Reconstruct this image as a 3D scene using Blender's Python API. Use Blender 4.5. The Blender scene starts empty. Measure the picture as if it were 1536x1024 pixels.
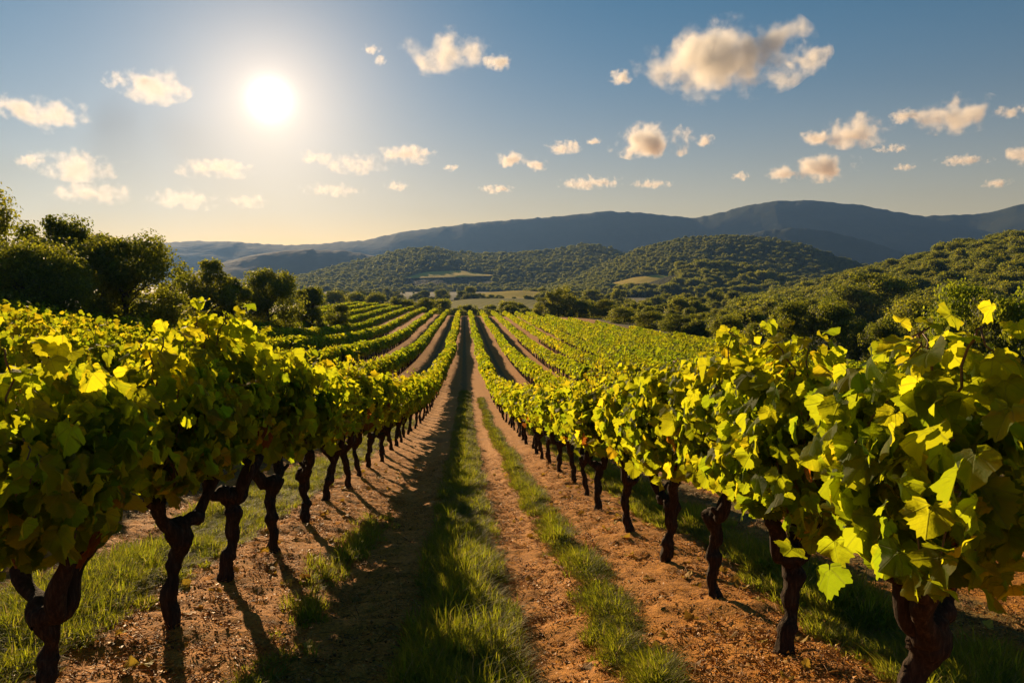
import bpy, math, random
import numpy as np
from mathutils import Vector, Matrix

C = bpy.context.scene.collection
SC = bpy.context.scene
R = math.radians
F_PX = 1195.0                      # focal length in photo pixels (photo 1536 x 1024)
EYE = 1.36
YAW, PITCH = math.atan(71 / 1195), math.atan(87 / 1195)

# ------------------------------------------------------------------ camera
cam_d = bpy.data.cameras.new('camera')
cam = bpy.data.objects.new('camera', cam_d)
C.objects.link(cam)
cam_d.sensor_width = 36.0
cam_d.lens = 36.0 * F_PX / 1536
cam_d.clip_start = 0.05
cam_d.clip_end = 30000
cam.location = (0, 0, EYE)
cam.rotation_euler = (R(90) - PITCH, 0, -YAW)
SC.camera = cam
FW = np.array([math.sin(YAW) * math.cos(PITCH), math.cos(YAW) * math.cos(PITCH), -math.sin(PITCH)])
RT = np.array([math.cos(YAW), -math.sin(YAW), 0.0])
UP = np.cross(RT, FW)


def ray(px, py):
    d = FW + RT * (px - 768) / F_PX + UP * (512 - py) / F_PX
    return d / np.linalg.norm(d)


def az_tan(px, py):
    d = ray(px, py)
    return math.atan2(d[0], d[1]), d[2] / math.hypot(d[0], d[1])


# ------------------------------------------------------------------ sky, sun, exposure
sd = ray(405, 150)
SUN_AZ, SUN_EL = math.atan2(sd[0], sd[1]), math.asin(sd[2])      # where the disc stands in the sky
LAMP_AZ, LAMP_EL = SUN_AZ - R(9), SUN_EL + R(2.5)

sun_d = bpy.data.lights.new('sun', 'SUN')
sun_d.energy = 5.0
sun_d.angle = R(0.6)
sun_d.color = (1.0, 0.71, 0.40)
sun = bpy.data.objects.new('sun', sun_d)
C.objects.link(sun)
ld = Vector((math.sin(LAMP_AZ) * math.cos(LAMP_EL), math.cos(LAMP_AZ) * math.cos(LAMP_EL), math.sin(LAMP_EL)))
sun.rotation_euler = ld.to_track_quat('Z', 'Y').to_euler()
sun.location = ld * 100

world = bpy.data.worlds.new('World')
SC.world = world
world.use_nodes = True
wt = world.node_tree
wt.nodes.clear()


class NT:
    """small helper for writing node trees"""
    def __init__(self, tree):
        self.t = tree

    def n(self, kind, **kw):
        nd = self.t.nodes.new(kind)
        ins = kw.pop('ins', {})
        for k, v in kw.items():
            setattr(nd, k, v)
        for k, v in ins.items():
            self.put(nd.inputs[k], v)
        return nd

    def put(self, sock, v):
        if isinstance(v, bpy.types.NodeSocket):
            self.t.links.new(v, sock)
        else:
            sock.default_value = v

    def m(self, op, a, b=None, c=None, clamp=False):
        nd = self.t.nodes.new('ShaderNodeMath')
        nd.operation = op
        nd.use_clamp = clamp
        self.put(nd.inputs[0], a)
        if b is not None:
            self.put(nd.inputs[1], b)
        if c is not None:
            self.put(nd.inputs[2], c)
        return nd.outputs[0]

    def vm(self, op, a, b=None):
        nd = self.t.nodes.new('ShaderNodeVectorMath')
        nd.operation = op
        self.put(nd.inputs[0], a)
        if b is not None:
            self.put(nd.inputs[1], b)
        return nd.outputs['Value'] if op in ('DOT_PRODUCT', 'LENGTH', 'DISTANCE') else nd.outputs[0]

    def mix(self, f, a, b, blend='MIX'):
        nd = self.t.nodes.new('ShaderNodeMix')
        nd.data_type = 'RGBA'
        nd.blend_type = blend
        nd.clamp_factor = True
        self.put(nd.inputs[0], f)
        self.put(nd.inputs[6], a)
        self.put(nd.inputs[7], b)
        return nd.outputs[2]

    def ramp(self, fac, stops, interp='LINEAR'):
        nd = self.t.nodes.new('ShaderNodeValToRGB')
        nd.color_ramp.interpolation = interp
        e = nd.color_ramp.elements
        while len(e) < len(stops):
            e.new(0.5)
        for k, (p, c) in enumerate(stops):
            e[k].position = p
            e[k].color = c if len(c) == 4 else (*c, 1)
        self.put(nd.inputs[0], fac)
        return nd.outputs[0]

    def noise(self, vec, scale, detail=3, rough=0.55, dist=0.0, out=0):
        nd = self.t.nodes.new('ShaderNodeTexNoise')
        self.put(nd.inputs['Vector'], vec)
        self.put(nd.inputs['Scale'], scale)
        nd.inputs['Detail'].default_value = detail
        nd.inputs['Roughness'].default_value = rough
        nd.inputs['Distortion'].default_value = dist
        return nd.outputs[out]

    def sstep(self, v, a, b):
        nd = self.t.nodes.new('ShaderNodeMapRange')
        nd.interpolation_type = 'SMOOTHSTEP'
        self.put(nd.inputs[0], v)
        nd.inputs[1].default_value = a
        nd.inputs[2].default_value = b
        return nd.outputs[0]


w = NT(wt)
sky = w.n('ShaderNodeTexSky', sky_type='NISHITA', sun_disc=False, sun_elevation=SUN_EL, sun_rotation=SUN_AZ,
          altitude=200, air_density=1.0, dust_density=0.0, ozone_density=3.0)
gd = w.vm('NORMALIZE', w.n('ShaderNodeTexCoord').outputs['Generated'])
ang = w.m('ARCCOSINE', w.m('MINIMUM', w.vm('DOT_PRODUCT', gd, tuple(float(v) for v in sd)), 0.999999))
# the sun's own disc (blown out), the bright air round it and the warm dusty air low over the horizon
disc = w.m('EXPONENT', w.m('MULTIPLY', w.m('POWER', w.m('DIVIDE', ang, 0.018), 2.0), -1.0))
el = w.m('MAXIMUM', w.n('ShaderNodeSeparateXYZ', ins={'Vector': gd}).outputs[2], 0.0)
hz = w.m('EXPONENT', w.m('DIVIDE', el, -0.094))
g2 = w.m('EXPONENT', w.m('DIVIDE', ang, -0.082))
gh = w.m('MULTIPLY', hz, w.m('EXPONENT', w.m('DIVIDE', ang, -1.3)))
air = w.n('ShaderNodeCombineColor', ins={0: w.m('ADD', 0.17, w.m('MULTIPLY', hz, 0.30)), 1: w.m('SUBTRACT', 0.64, w.m('MULTIPLY', hz, 0.08)), 2: w.m('SUBTRACT', 0.70, w.m('MULTIPLY', hz, 0.42))}).outputs[0]
blue = w.mix(1.0, sky.outputs[0], air, 'MULTIPLY')
glow = w.mix(1.0, w.mix(1.0, (1.35, 0.94, 0.54, 1), g2, 'MULTIPLY'), w.mix(1.0, (2.15, 0.82, 0.06, 1), gh, 'MULTIPLY'), 'ADD')
glow = w.mix(1.0, glow, w.mix(1.0, (1.7, 1.6, 1.4, 1), disc, 'MULTIPLY'), 'ADD')
EXPO = 0.85
bg1 = w.n('ShaderNodeBackground', ins={'Color': blue, 'Strength': max(0.05, 0.07 / 2 ** EXPO)})
bg2 = w.n('ShaderNodeBackground', ins={'Color': glow, 'Strength': 1.0 / 2 ** EXPO})
add = w.n('ShaderNodeAddShader')
wt.links.new(bg1.outputs[0], add.inputs[0])
wt.links.new(bg2.outputs[0], add.inputs[1])
wout = w.n('ShaderNodeOutputWorld', ins={'Surface': add.outputs[0]})

SC.view_settings.view_transform = 'Standard'
SC.view_settings.look = 'None'
SC.view_settings.exposure = EXPO
SC.view_settings.gamma = 1.0
cy = SC.cycles
cy.max_bounces = 6
cy.diffuse_bounces = 3
cy.glossy_bounces = 2
cy.transmission_bounces = 4
cy.transparent_max_bounces = 4
cy.volume_bounces = 3
cy.volume_step_rate = 1.0
cy.volume_max_steps = 128
cy.use_denoising = True
cy.sample_clamp_indirect = 6.0
cy.caustics_reflective = False
cy.caustics_refractive = False

# ------------------------------------------------------------------ noise in numpy
def _hash(ix, iy, iz, seed):
    h = (ix.astype(np.int64) * 374761393 + iy.astype(np.int64) * 668265263 + iz.astype(np.int64) * 2147483647 + seed * 1274126177) & 0xffffffff
    h = ((h ^ (h >> 13)) * 1274126177) & 0xffffffff
    h = (h ^ (h >> 16)) & 0xffffffff
    return h / 4294967295.0


def vnoise(x, y, seed=0):
    x = np.asarray(x, float); y = np.asarray(y, float)
    ix, iy = np.floor(x), np.floor(y)
    fx, fy = x - ix, y - iy
    fx = fx * fx * (3 - 2 * fx); fy = fy * fy * (3 - 2 * fy)
    z = np.zeros_like(ix)
    a, b = _hash(ix, iy, z, seed), _hash(ix + 1, iy, z, seed)
    c, d = _hash(ix, iy + 1, z, seed), _hash(ix + 1, iy + 1, z, seed)
    return (a * (1 - fx) + b * fx) * (1 - fy) + (c * (1 - fx) + d * fx) * fy


def fbm(x, y, octaves=4, seed=0, gain=0.5):
    s, a, t = 0.0, 1.0, 0.0
    for k in range(octaves):
        s = s + a * vnoise(np.asarray(x) * 2 ** k, np.asarray(y) * 2 ** k, seed + 17 * k)
        t += a; a *= gain
    return s / t - 0.5


def sm(x, a, b):
    t = np.clip((np.asarray(x, float) - a) / (b - a), 0, 1)
    return t * t * (3 - 2 * t)


# ------------------------------------------------------------------ terrain height
_py = np.array([-400, -60, -10, 0, 8, 14, 20, 30, 40, 50, 65, 80, 110, 150, 200, 228, 260, 320, 400, 700, 1100, 9000.])
_pz = np.array([12, 7.2, 1.4, 0, -1.13, -1.98, -2.78, -3.92, -4.82, -5.5, -6.25, -6.75, -7.2, -7.4, -7.65, -7.9, -9.6, -12.6, -13.8, -14.2, -14, -14.])
_yy = np.concatenate([np.arange(-400, 420, 1.0), np.arange(420, 9001, 20.0)])
_zz = np.interp(_yy, _py, _pz)
_k = np.hanning(23); _k /= _k.sum()
_zs = np.convolve(np.pad(_zz, 11, mode='edge'), _k, mode='valid')


def ground(x, y, micro=False):
    x = np.asarray(x, float); y = np.asarray(y, float)
    z = np.interp(y, _yy, _zs)
    far = 1 - sm(y, 190, 330)
    side = np.interp(-x, [-1e5, 1.4, 4, 12, 26, 40, 90, 1e5], [0, 0, 0.40, 2.0, 4.6, 6.2, 9.0, 9.0])
    fade = 1 - 0.42 * sm(y, 50, 120)
    right = -np.interp(x, [0, 2, 36, 70, 1e5], [0, 0, 0.7, 2.6, 2.6])
    z = z + (side * fade + right) * far
    if micro:
        near = (1 - sm(y, 14, 34)) * (1 - sm(np.abs(x), 9, 14))
        rut = -0.05 * np.exp(-((x + 0.85) / 0.33) ** 2) - 0.05 * np.exp(-((x - 0.47) / 0.2) ** 2)
        mound = 0.05 * np.exp(-((x + 1.65) / 0.4) ** 2) + 0.05 * np.exp(-((x - 1.55) / 0.4) ** 2)
        n = 0.07 * fbm(x * 1.7, y * 1.7, 3, 5) + 0.075 * fbm(x * 9, y * 9, 3, 9, 0.7)
        z = z + near * (rut + mound + n)
    return z


# ------------------------------------------------------------------ mesh helpers
def set_props(o, label=None, cat=None, group=None, kind=None):
    if label: o['label'] = label
    if cat: o['category'] = cat
    if group: o['group'] = group
    if kind: o['kind'] = kind
    return o


def np_mesh(name, V, faces, mats, attrs=None, smooth=True, midx=None):
    """faces: list of (k-gon index arrays [n,k])"""
    me = bpy.data.meshes.new(name)
    V = np.asarray(V, np.float32)
    me.vertices.add(len(V))
    me.vertices.foreach_set('co', V.ravel())
    loops = np.concatenate([f.ravel() for f in faces]).astype(np.int32)
    counts = np.concatenate([np.full(len(f), f.shape[1]) for f in faces]).astype(np.int32)
    starts = np.concatenate([[0], np.cumsum(counts)[:-1]]).astype(np.int32)
    me.loops.add(len(loops))
    me.loops.foreach_set('vertex_index', loops)
    me.polygons.add(len(counts))
    me.polygons.foreach_set('loop_start', starts)
    me.polygons.foreach_set('loop_total', counts)
    if smooth:
        me.polygons.foreach_set('use_smooth', np.ones(len(counts), bool))
    if midx is not None:
        me.polygons.foreach_set('material_index', np.asarray(midx, np.int32))
    for m in (mats if isinstance(mats, (list, tuple)) else [mats]):
        me.materials.append(m)
    for an, (typ, data) in (attrs or {}).items():
        a = me.attributes.new(an, typ, 'POINT')
        key = {'FLOAT': 'value', 'INT': 'value', 'FLOAT_VECTOR': 'vector', 'FLOAT_COLOR': 'color'}[typ]
        a.data.foreach_set(key, np.asarray(data, np.int32 if typ == 'INT' else np.float32).ravel())
    me.update(calc_edges=True)
    return me


def link(name, me, parent=None, loc=None):
    o = bpy.data.objects.new(name, me)
    C.objects.link(o)
    if parent is not None:
        o.parent = parent
    if loc is not None:
        o.location = loc
    return o


def empty(name, loc=(0, 0, 0)):
    o = bpy.data.objects.new(name, None)
    o.empty_display_size = 0.2
    C.objects.link(o)
    o.location = loc
    return o


def tube(path, rad, seg=14, rng=None, ridge=0.0, rough=0.0, cap=True):
    """bark-like tube along a path; returns V, [quads, tris]"""
    P = np.asarray(path, float)
    n = len(P)
    T = np.gradient(P, axis=0)
    T /= np.linalg.norm(T, axis=1)[:, None] + 1e-9
    ref = np.array([1.0, 0.13, 0.07])
    if abs(T[0] @ ref) > 0.9 * np.linalg.norm(ref):
        ref = np.array([0.1, 1.0, 0.1])
    u = np.cross(T[0], ref); u /= np.linalg.norm(u)
    th = np.arange(seg) / seg * 2 * math.pi
    V = np.zeros((n, seg, 3))
    ph = rng.uniform(0, 6.28, 4) if rng is not None else np.zeros(4)
    for i in range(n):
        u = u - T[i] * (u @ T[i]); u /= np.linalg.norm(u)
        v = np.cross(T[i], u)
        r = np.full(seg, rad[i])
        if ridge:
            tw = i * 0.09
            r = r * (1 + ridge * (0.6 * np.sin(5 * th + ph[0] + tw) + 0.4 * np.sin(9 * th + ph[1] - tw * 1.3)))
        if rough and rng is not None:
            r = r * (1 + rough * rng.normal(0, 1, seg) * 0.5 + rough * math.sin(i * 0.9 + ph[2]))
        V[i] = P[i] + (np.cos(th) * r)[:, None] * u + (np.sin(th) * r)[:, None] * v
    idx = np.arange(n * seg).reshape(n, seg)
    q = np.stack([idx[:-1], np.roll(idx[:-1], -1, 1), np.roll(idx[1:], -1, 1), idx[1:]], -1).reshape(-1, 4)
    V = V.reshape(-1, 3)
    if cap:
        V = np.vstack([V, P[-1] + T[-1] * rad[-1] * 0.5])
        c = len(V) - 1
        t = np.stack([idx[-1], np.roll(idx[-1], -1), np.full(seg, c)], -1)
    else:
        t = np.zeros((0, 3), int)
    return V, q, t


class Acc:
    """collects tubes and leaf sets into one mesh"""
    def __init__(self):
        self.V, self.F, self.M, self.off = [], {3: [], 4: [], 5: [], 6: []}, {3: [], 4: [], 5: [], 6: []}, 0
        self.tint, self.luv = [], []

    def add(self, V, faces, mat=0, tint=None, luv=None):
        for f in faces:
            if len(f):
                k = f.shape[1]
                self.F.setdefault(k, []).append(f + self.off)
                self.M.setdefault(k, []).append(np.full(len(f), mat))
        self.V.append(V)
        self.tint.append(np.zeros((len(V), 4)) if tint is None else tint)
        self.luv.append(np.zeros((len(V), 3)) if luv is None else luv)
        self.off += len(V)

    def mesh(self, name, mats, smooth=True):
        fs, ms = [], []
        for k in sorted(self.F):
            if self.F[k]:
                fs.append(np.concatenate(self.F[k])); ms.append(np.concatenate(self.M[k]))
        return np_mesh(name, np.vstack(self.V), fs, mats,
                       {'tint': ('FLOAT_COLOR', np.vstack(self.tint)), 'luv': ('FLOAT_VECTOR', np.vstack(self.luv))},
                       smooth, np.concatenate(ms))


def bases(nrm, tip):
    """rotation matrices whose z is nrm and whose y runs towards tip"""
    n = nrm / (np.linalg.norm(nrm, axis=1)[:, None] + 1e-9)
    t = tip - n * np.sum(tip * n, 1)[:, None]
    t /= np.linalg.norm(t, axis=1)[:, None] + 1e-9
    return np.stack([np.cross(t, n), t, n], -1)


def place(acc, templates, pos, nrm, tip, size, tint, rng, mat=0):
    """instances of leaf templates merged into acc; tint [n,4]"""
    Rm = bases(nrm, tip)
    which = rng.integers(0, len(templates), len(pos))
    for k, (TV, TF) in enumerate(templates):
        s = np.nonzero(which == k)[0]
        if not len(s):
            continue
        nv = len(TV)
        V = np.einsum('nij,vj->nvi', Rm[s], TV) * size[s][:, None, None] + pos[s][:, None, :]
        offs = (np.arange(len(s)) * nv)[:, None, None]
        fs = [(f[None] + offs).reshape(-1, f.shape[1]) for f in TF]
        acc.add(V.reshape(-1, 3), fs, mat, np.repeat(tint[s], nv, 0), np.tile(TV, (len(s), 1)))


# ------------------------------------------------------------------ materials
def new_mat(name):
    m = bpy.data.materials.new(name)
    m.use_nodes = True
    m.node_tree.nodes.clear()
    return m, NT(m.node_tree)


def leaf_mat(name, ramp, veins=False, trans=0.5, trans_ramp=None, rough=0.5, obj_var=0.0, spec=0.25):
    """tint.r picks the colour along the ramp, tint.g the brightness"""
    m, n = new_mat(name)
    at = n.n('ShaderNodeAttribute', attribute_name='tint')
    sep = n.n('ShaderNodeSeparateColor', ins={'Color': at.outputs['Color']})
    f = sep.outputs[0]
    if obj_var:
        rnd = n.n('ShaderNodeObjectInfo').outputs['Random']
        f = n.m('ADD', f, n.m('MULTIPLY', n.m('SUBTRACT', rnd, 0.5), obj_var), clamp=True)
    if veins:
        luv = n.n('ShaderNodeAttribute', attribute_name='luv').outputs['Vector']
        s = n.n('ShaderNodeSeparateXYZ', ins={'Vector': luv})
        ax = n.m('ABSOLUTE', s.outputs[0])
        mot = n.noise(n.vm('ADD', n.vm('MULTIPLY', luv, (3.0, 3.0, 3.0)), at.outputs['Vector']), 2.2, 3)
        # browning that starts at the margin
        rr = n.m('ADD', n.m('MULTIPLY', ax, 1.2), n.m('ABSOLUTE', n.m('SUBTRACT', s.outputs[1], 0.35)))
        edge = n.sstep(n.m('ADD', rr, n.m('MULTIPLY', mot, 0.5)), 0.75, 1.25)
        f = n.m('ADD', f, n.m('MULTIPLY', edge, n.m('MULTIPLY', sep.outputs[2], 0.34)), clamp=True)
        f = n.m('ADD', f, n.m('MULTIPLY', n.m('SUBTRACT', mot, 0.5), 0.12), clamp=True)
        vein = None
        for a in (0.0, 0.85, 1.75):
            ca, sa = math.cos(a), math.sin(a)
            d = n.m('ABSOLUTE', n.m('SUBTRACT', n.m('MULTIPLY', ax, ca), n.m('MULTIPLY', s.outputs[1], sa)))
            al = n.m('ADD', n.m('MULTIPLY', ax, sa), n.m('MULTIPLY', s.outputs[1], ca))
            k = n.m('MULTIPLY', n.m('SUBTRACT', 1.0, n.sstep(d, 0.006, 0.03)), n.sstep(al, -0.02, 0.02))
            vein = k if vein is None else n.m('MAXIMUM', vein, k)
        side = n.n('ShaderNodeTexWave', wave_type='BANDS', bands_direction='Y',
                   ins={'Vector': n.n('ShaderNodeCombineXYZ', ins={0: 0.0, 1: n.m('SUBTRACT', s.outputs[1], n.m('MULTIPLY', ax, 0.7)), 2: 0.0}).outputs[0], 'Scale': 1.9, 'Distortion': 1.6, 'Detail': 2.0})
        sv = n.m('MULTIPLY', n.sstep(side.outputs['Fac'], 0.7, 1.0), n.m('MULTIPLY', mot, 0.35))
        vein = n.m('MAXIMUM', vein, sv)
    col = n.ramp(f, ramp)
    tcol = n.ramp(f, trans_ramp or ramp)
    g = n.m('ADD', 0.6, n.m('MULTIPLY', sep.outputs[1], 0.8))
    gc = n.n('ShaderNodeCombineColor', ins={0: g, 1: g, 2: g}).outputs[0]
    col = n.mix(1.0, col, gc, 'MULTIPLY')
    tcol = n.mix(1.0, tcol, gc, 'MULTIPLY')
    kw = {}
    if veins:
        col = n.mix(n.m('MULTIPLY', vein, 0.45), col, (0.30, 0.32, 0.07, 1))
        tcol = n.mix(n.m('MULTIPLY', vein, 0.4), tcol, (0.20, 0.22, 0.03, 1))
        bump = n.n('ShaderNodeBump', ins={'Strength': 0.5, 'Distance': 0.004,
                                          'Height': n.m('ADD', n.m('MULTIPLY', vein, -0.7), n.m('MULTIPLY', mot, 1.2))})
        kw['Normal'] = bump.outputs[0]
    p = n.n('ShaderNodeBsdfPrincipled', ins={'Base Color': col, 'Roughness': rough, 'Specular IOR Level': spec, **kw})
    t = n.n('ShaderNodeBsdfTranslucent', ins={'Color': tcol, **kw})
    mx = n.n('ShaderNodeMixShader', ins={0: trans, 1: p.outputs[0], 2: t.outputs[0]})
    n.n('ShaderNodeOutputMaterial', ins={'Surface': mx.outputs[0]})
    return m


VINE_RAMP = [(0.0, (0.040, 0.090, 0.008)), (0.35, (0.085, 0.150, 0.010)), (0.6, (0.19, 0.20, 0.012)), (0.8, (0.36, 0.22, 0.015)), (0.9, (0.32, 0.11, 0.018)), (1.0, (0.12, 0.042, 0.012))]
VINE_TR = [(0.0, (0.36, 0.50, 0.010)), (0.35, (0.66, 0.64, 0.012)), (0.6, (0.94, 0.69, 0.015)), (0.8, (0.85, 0.50, 0.02)), (0.9, (0.62, 0.20, 0.02)), (1.0, (0.25, 0.075, 0.012))]
M_VINE = leaf_mat('vine_leaf', VINE_RAMP, True, 0.68, VINE_TR, 0.6, 0.08, 0.08)
M_VINE_FAR = leaf_mat('vine_leaf_far', VINE_RAMP, False, 0.58, VINE_TR, 0.6, 0.08, 0.06)
TREE_RAMP = [(0.0, (0.036, 0.056, 0.012)), (0.5, (0.075, 0.105, 0.018)), (1.0, (0.14, 0.155, 0.026))]
TREE_TR = [(0.0, (0.20, 0.25, 0.014)), (0.5, (0.42, 0.44, 0.022)), (1.0, (0.64, 0.58, 0.035))]
M_TREE = leaf_mat('tree_leaf', TREE_RAMP, False, 0.50, TREE_TR, 0.55, 0.35, 0.2)
GRASS_RAMP = [(0.0, (0.045, 0.080, 0.010)), (0.6, (0.14, 0.165, 0.018)), (0.85, (0.17, 0.16, 0.03)), (1.0, (0.34, 0.26, 0.10))]
GRASS_TR = [(0.0, (0.20, 0.30, 0.012)), (0.6, (0.55, 0.56, 0.022)), (0.85, (0.42, 0.38, 0.05)), (1.0, (0.5, 0.38, 0.13))]
M_GRASS = leaf_mat('grass_blade', GRASS_RAMP, False, 0.5, GRASS_TR, 0.6, 0.25, 0.1)
LITTER_RAMP = [(0.0, (0.12, 0.048, 0.010)), (0.5, (0.46, 0.20, 0.026)), (0.85, (0.64, 0.32, 0.050)), (1.0, (0.72, 0.44, 0.09))]
M_LITTER = leaf_mat('dry_litter', LITTER_RAMP, False, 0.15, LITTER_RAMP, 0.6, 0.3, 0.3)


def bark_mat():
    m, n = new_mat('vine_bark')
    co = n.n('ShaderNodeTexCoord').outputs['Object']
    st = n.vm('MULTIPLY', co, (1.0, 1.0, 0.16))
    a = n.noise(st, 60, 5, 0.65, 0.4)
    b = n.noise(co, 9, 3)
    col = n.ramp(a, [(0.3, (0.012, 0.007, 0.004)), (0.52, (0.045, 0.029, 0.018)), (0.72, (0.13, 0.088, 0.056))])
    col = n.mix(n.m('MULTIPLY', b, 0.5), col, (0.045, 0.032, 0.022, 1))
    bump = n.n('ShaderNodeBump', ins={'Strength': 1.0, 'Distance': 0.012, 'Height': a})
    p = n.n('ShaderNodeBsdfPrincipled', ins={'Base Color': col, 'Roughness': 0.9, 'Specular IOR Level': 0.15, 'Normal': bump.outputs[0]})
    n.n('ShaderNodeOutputMaterial', ins={'Surface': p.outputs[0]})
    return m


def plain_mat(name, c, rough=0.8, var=0.4, scale=8):
    m, n = new_mat(name)
    co = n.n('ShaderNodeTexCoord').outputs['Object']
    a = n.noise(co, scale, 4)
    col = n.mix(a, tuple(v * (1 - var) for v in c) + (1,), tuple(v * (1 + var) for v in c) + (1,))
    p = n.n('ShaderNodeBsdfPrincipled', ins={'Base Color': col, 'Roughness': rough, 'Specular IOR Level': 0.2})
    n.n('ShaderNodeOutputMaterial', ins={'Surface': p.outputs[0]})
    return m


M_BARK = bark_mat()
M_CANE = plain_mat('vine_cane', (0.20, 0.11, 0.045), 0.6, 0.4, 20)
M_TBARK = plain_mat('tree_bark', (0.07, 0.05, 0.035), 0.9, 0.4, 3)
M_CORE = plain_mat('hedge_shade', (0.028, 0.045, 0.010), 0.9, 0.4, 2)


def soil_mat():
    m, n = new_mat('vineyard_soil')
    co = n.n('ShaderNodeNewGeometry').outputs['Position']
    s = n.n('ShaderNodeSeparateXYZ', ins={'Vector': co})
    big = n.noise(co, 0.6, 3)
    mid = n.noise(co, 5.0, 4, 0.6)
    fine = n.noise(co, 38.0, 4, 0.7)
    straw = n.noise(n.vm('MULTIPLY', co, (1.0, 0.35, 1.0)), 90.0, 2, 0.6, 1.2)
    soil = n.ramp(fine, [(0.28, (0.12, 0.044, 0.008)), (0.5, (0.50, 0.200, 0.022)), (0.72, (0.70, 0.32, 0.045))])
    soil = n.mix(n.m('MULTIPLY', n.sstep(mid, 0.45, 0.7), 0.55), soil, (0.60, 0.26, 0.032, 1))
    soil = n.mix(n.m('MULTIPLY', n.sstep(straw, 0.62, 0.75), 0.5), soil, (0.68, 0.36, 0.07, 1))
    soil = n.mix(n.m('MULTIPLY', n.sstep(big, 0.5, 0.75), 0.35), soil, (0.10, 0.05, 0.024, 1))
    # grassy strips between the rows (a strip in the middle of each lane)
    wob = n.m('ADD', n.m('MULTIPLY', n.m('SUBTRACT', mid, 0.5), 0.35), n.m('MULTIPLY', n.m('SUBTRACT', big, 0.5), 0.4))
    lane = n.m('SUBTRACT', n.m('FRACT', n.m('DIVIDE', n.m('ADD', s.outputs[0], 1.65), 3.2)), 0.5)
    ld_ = n.m('ADD', n.m('ABSOLUTE', n.m('MULTIPLY', lane, 3.2)), wob)
    gmask = n.m('SUBTRACT', 1.0, n.sstep(ld_, 0.12, 0.30))
    gcol = n.ramp(fine, [(0.3, (0.035, 0.050, 0.012)), (0.6, (0.085, 0.095, 0.022)), (0.8, (0.16, 0.12, 0.04))])
    col = n.mix(n.m('MULTIPLY', gmask, 0.75), soil, gcol)
    # beyond the vines: rough meadow and scrub floor
    meadow = n.ramp(n.noise(co, 0.045, 5, 0.6), [(0.3, (0.040, 0.050, 0.014)), (0.55, (0.085, 0.085, 0.022)), (0.75, (0.16, 0.135, 0.04))])
    out = n.m('MAXIMUM', n.sstep(s.outputs[1], 226, 246), n.m('MAXIMUM', n.sstep(s.outputs[0], 33, 37), n.sstep(s.outputs[0], -25, -29)))
    col = n.mix(out, col, meadow)
    h = n.m('ADD', n.m('MULTIPLY', fine, 0.7), n.m('ADD', n.m('MULTIPLY', straw, 0.5), n.m('MULTIPLY', mid, 1.2)))
    bump = n.n('ShaderNodeBump', ins={'Strength': 0.9, 'Distance': 0.03, 'Height': h})
    p = n.n('ShaderNodeBsdfPrincipled', ins={'Base Color': col, 'Roughness': 0.85, 'Specular IOR Level': 0.2, 'Normal': bump.outputs[0]})
    n.n('ShaderNodeOutputMaterial', ins={'Surface': p.outputs[0]})
    return m


def hill_mat(name, dark, light, scale, bump_d):
    m, n = new_mat(name)
    co = n.n('ShaderNodeNewGeometry').outputs['Position']
    v = n.n('ShaderNodeTexVoronoi', ins={'Vector': co, 'Scale': scale, 'Randomness': 1.0})
    a = n.noise(co, scale * 0.14, 5, 0.6)
    b = n.noise(co, scale * 1.7, 3, 0.6)
    col = n.mix(n.sstep(a, 0.35, 0.68), dark + (1,), light + (1,))
    col = n.mix(n.m('MULTIPLY', b, 0.5), col, tuple(v_ * 0.45 for v_ in dark) + (1,))
    h = n.m('ADD', n.m('MULTIPLY', v.outputs['Distance'], -1.0), n.m('MULTIPLY', b, 0.6))
    bump = n.n('ShaderNodeBump', ins={'Strength': 1.0, 'Distance': bump_d, 'Height': h})
    p = n.n('ShaderNodeBsdfPrincipled', ins={'Base Color': col, 'Roughness': 0.95, 'Specular IOR Level': 0.05, 'Normal': bump.outputs[0]})
    n.n('ShaderNodeOutputMaterial', ins={'Surface': p.outputs[0]})
    return m


def field_mat(name, a, b, ang_, freq):
    m, n = new_mat(name)
    co = n.n('ShaderNodeNewGeometry').outputs['Position']
    rot = n.n('ShaderNodeVectorRotate', rotation_type='Z_AXIS', ins={'Vector': co, 'Angle': ang_})
    wv = n.n('ShaderNodeTexWave', wave_type='BANDS', bands_direction='X', ins={'Vector': rot.outputs[0], 'Scale': freq, 'Distortion': 2.0, 'Detail': 2.0})
    no = n.noise(co, 0.03, 4)
    col = n.mix(n.m('MULTIPLY', wv.outputs['Fac'], 0.6), a + (1,), b + (1,))
    col = n.mix(n.m('MULTIPLY', no, 0.6), col, tuple(v * 0.6 for v in a) + (1,))
    p = n.n('ShaderNodeBsdfPrincipled', ins={'Base Color': col, 'Roughness': 0.95, 'Specular IOR Level': 0.05})
    n.n('ShaderNodeOutputMaterial', ins={'Surface': p.outputs[0]})
    return m


# ------------------------------------------------------------------ ground sheet
def graded(lo, hi, fine_lo, fine_hi, step, growth):
    a = list(np.arange(fine_lo, fine_hi + 1e-6, step))
    s, v = step, fine_hi
    while v < hi:
        s *= growth; v += s; a.append(min(v, hi))
    s, v, b = step, fine_lo, []
    while v > lo:
        s *= growth; v -= s; b.append(max(v, lo))
    return np.array(b[::-1] + a)


gx = graded(-5600, 5600, -3.4, 3.4, 0.045, 1.09)
gy = graded(-40, 6200, 2.0, 12.0, 0.045, 1.025)
GX, GY = np.meshgrid(gx, gy)
GZ = ground(GX, GY, True)
idx = np.arange(GX.size).reshape(GX.shape)
q = np.stack([idx[:-1, :-1], idx[:-1, 1:], idx[1:, 1:], idx[1:, :-1]], -1).reshape(-1, 4)
gme = np_mesh('ground', np.stack([GX, GY, GZ], -1).reshape(-1, 3), [q], soil_mat())
set_props(link('ground', gme), kind='structure')


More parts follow.
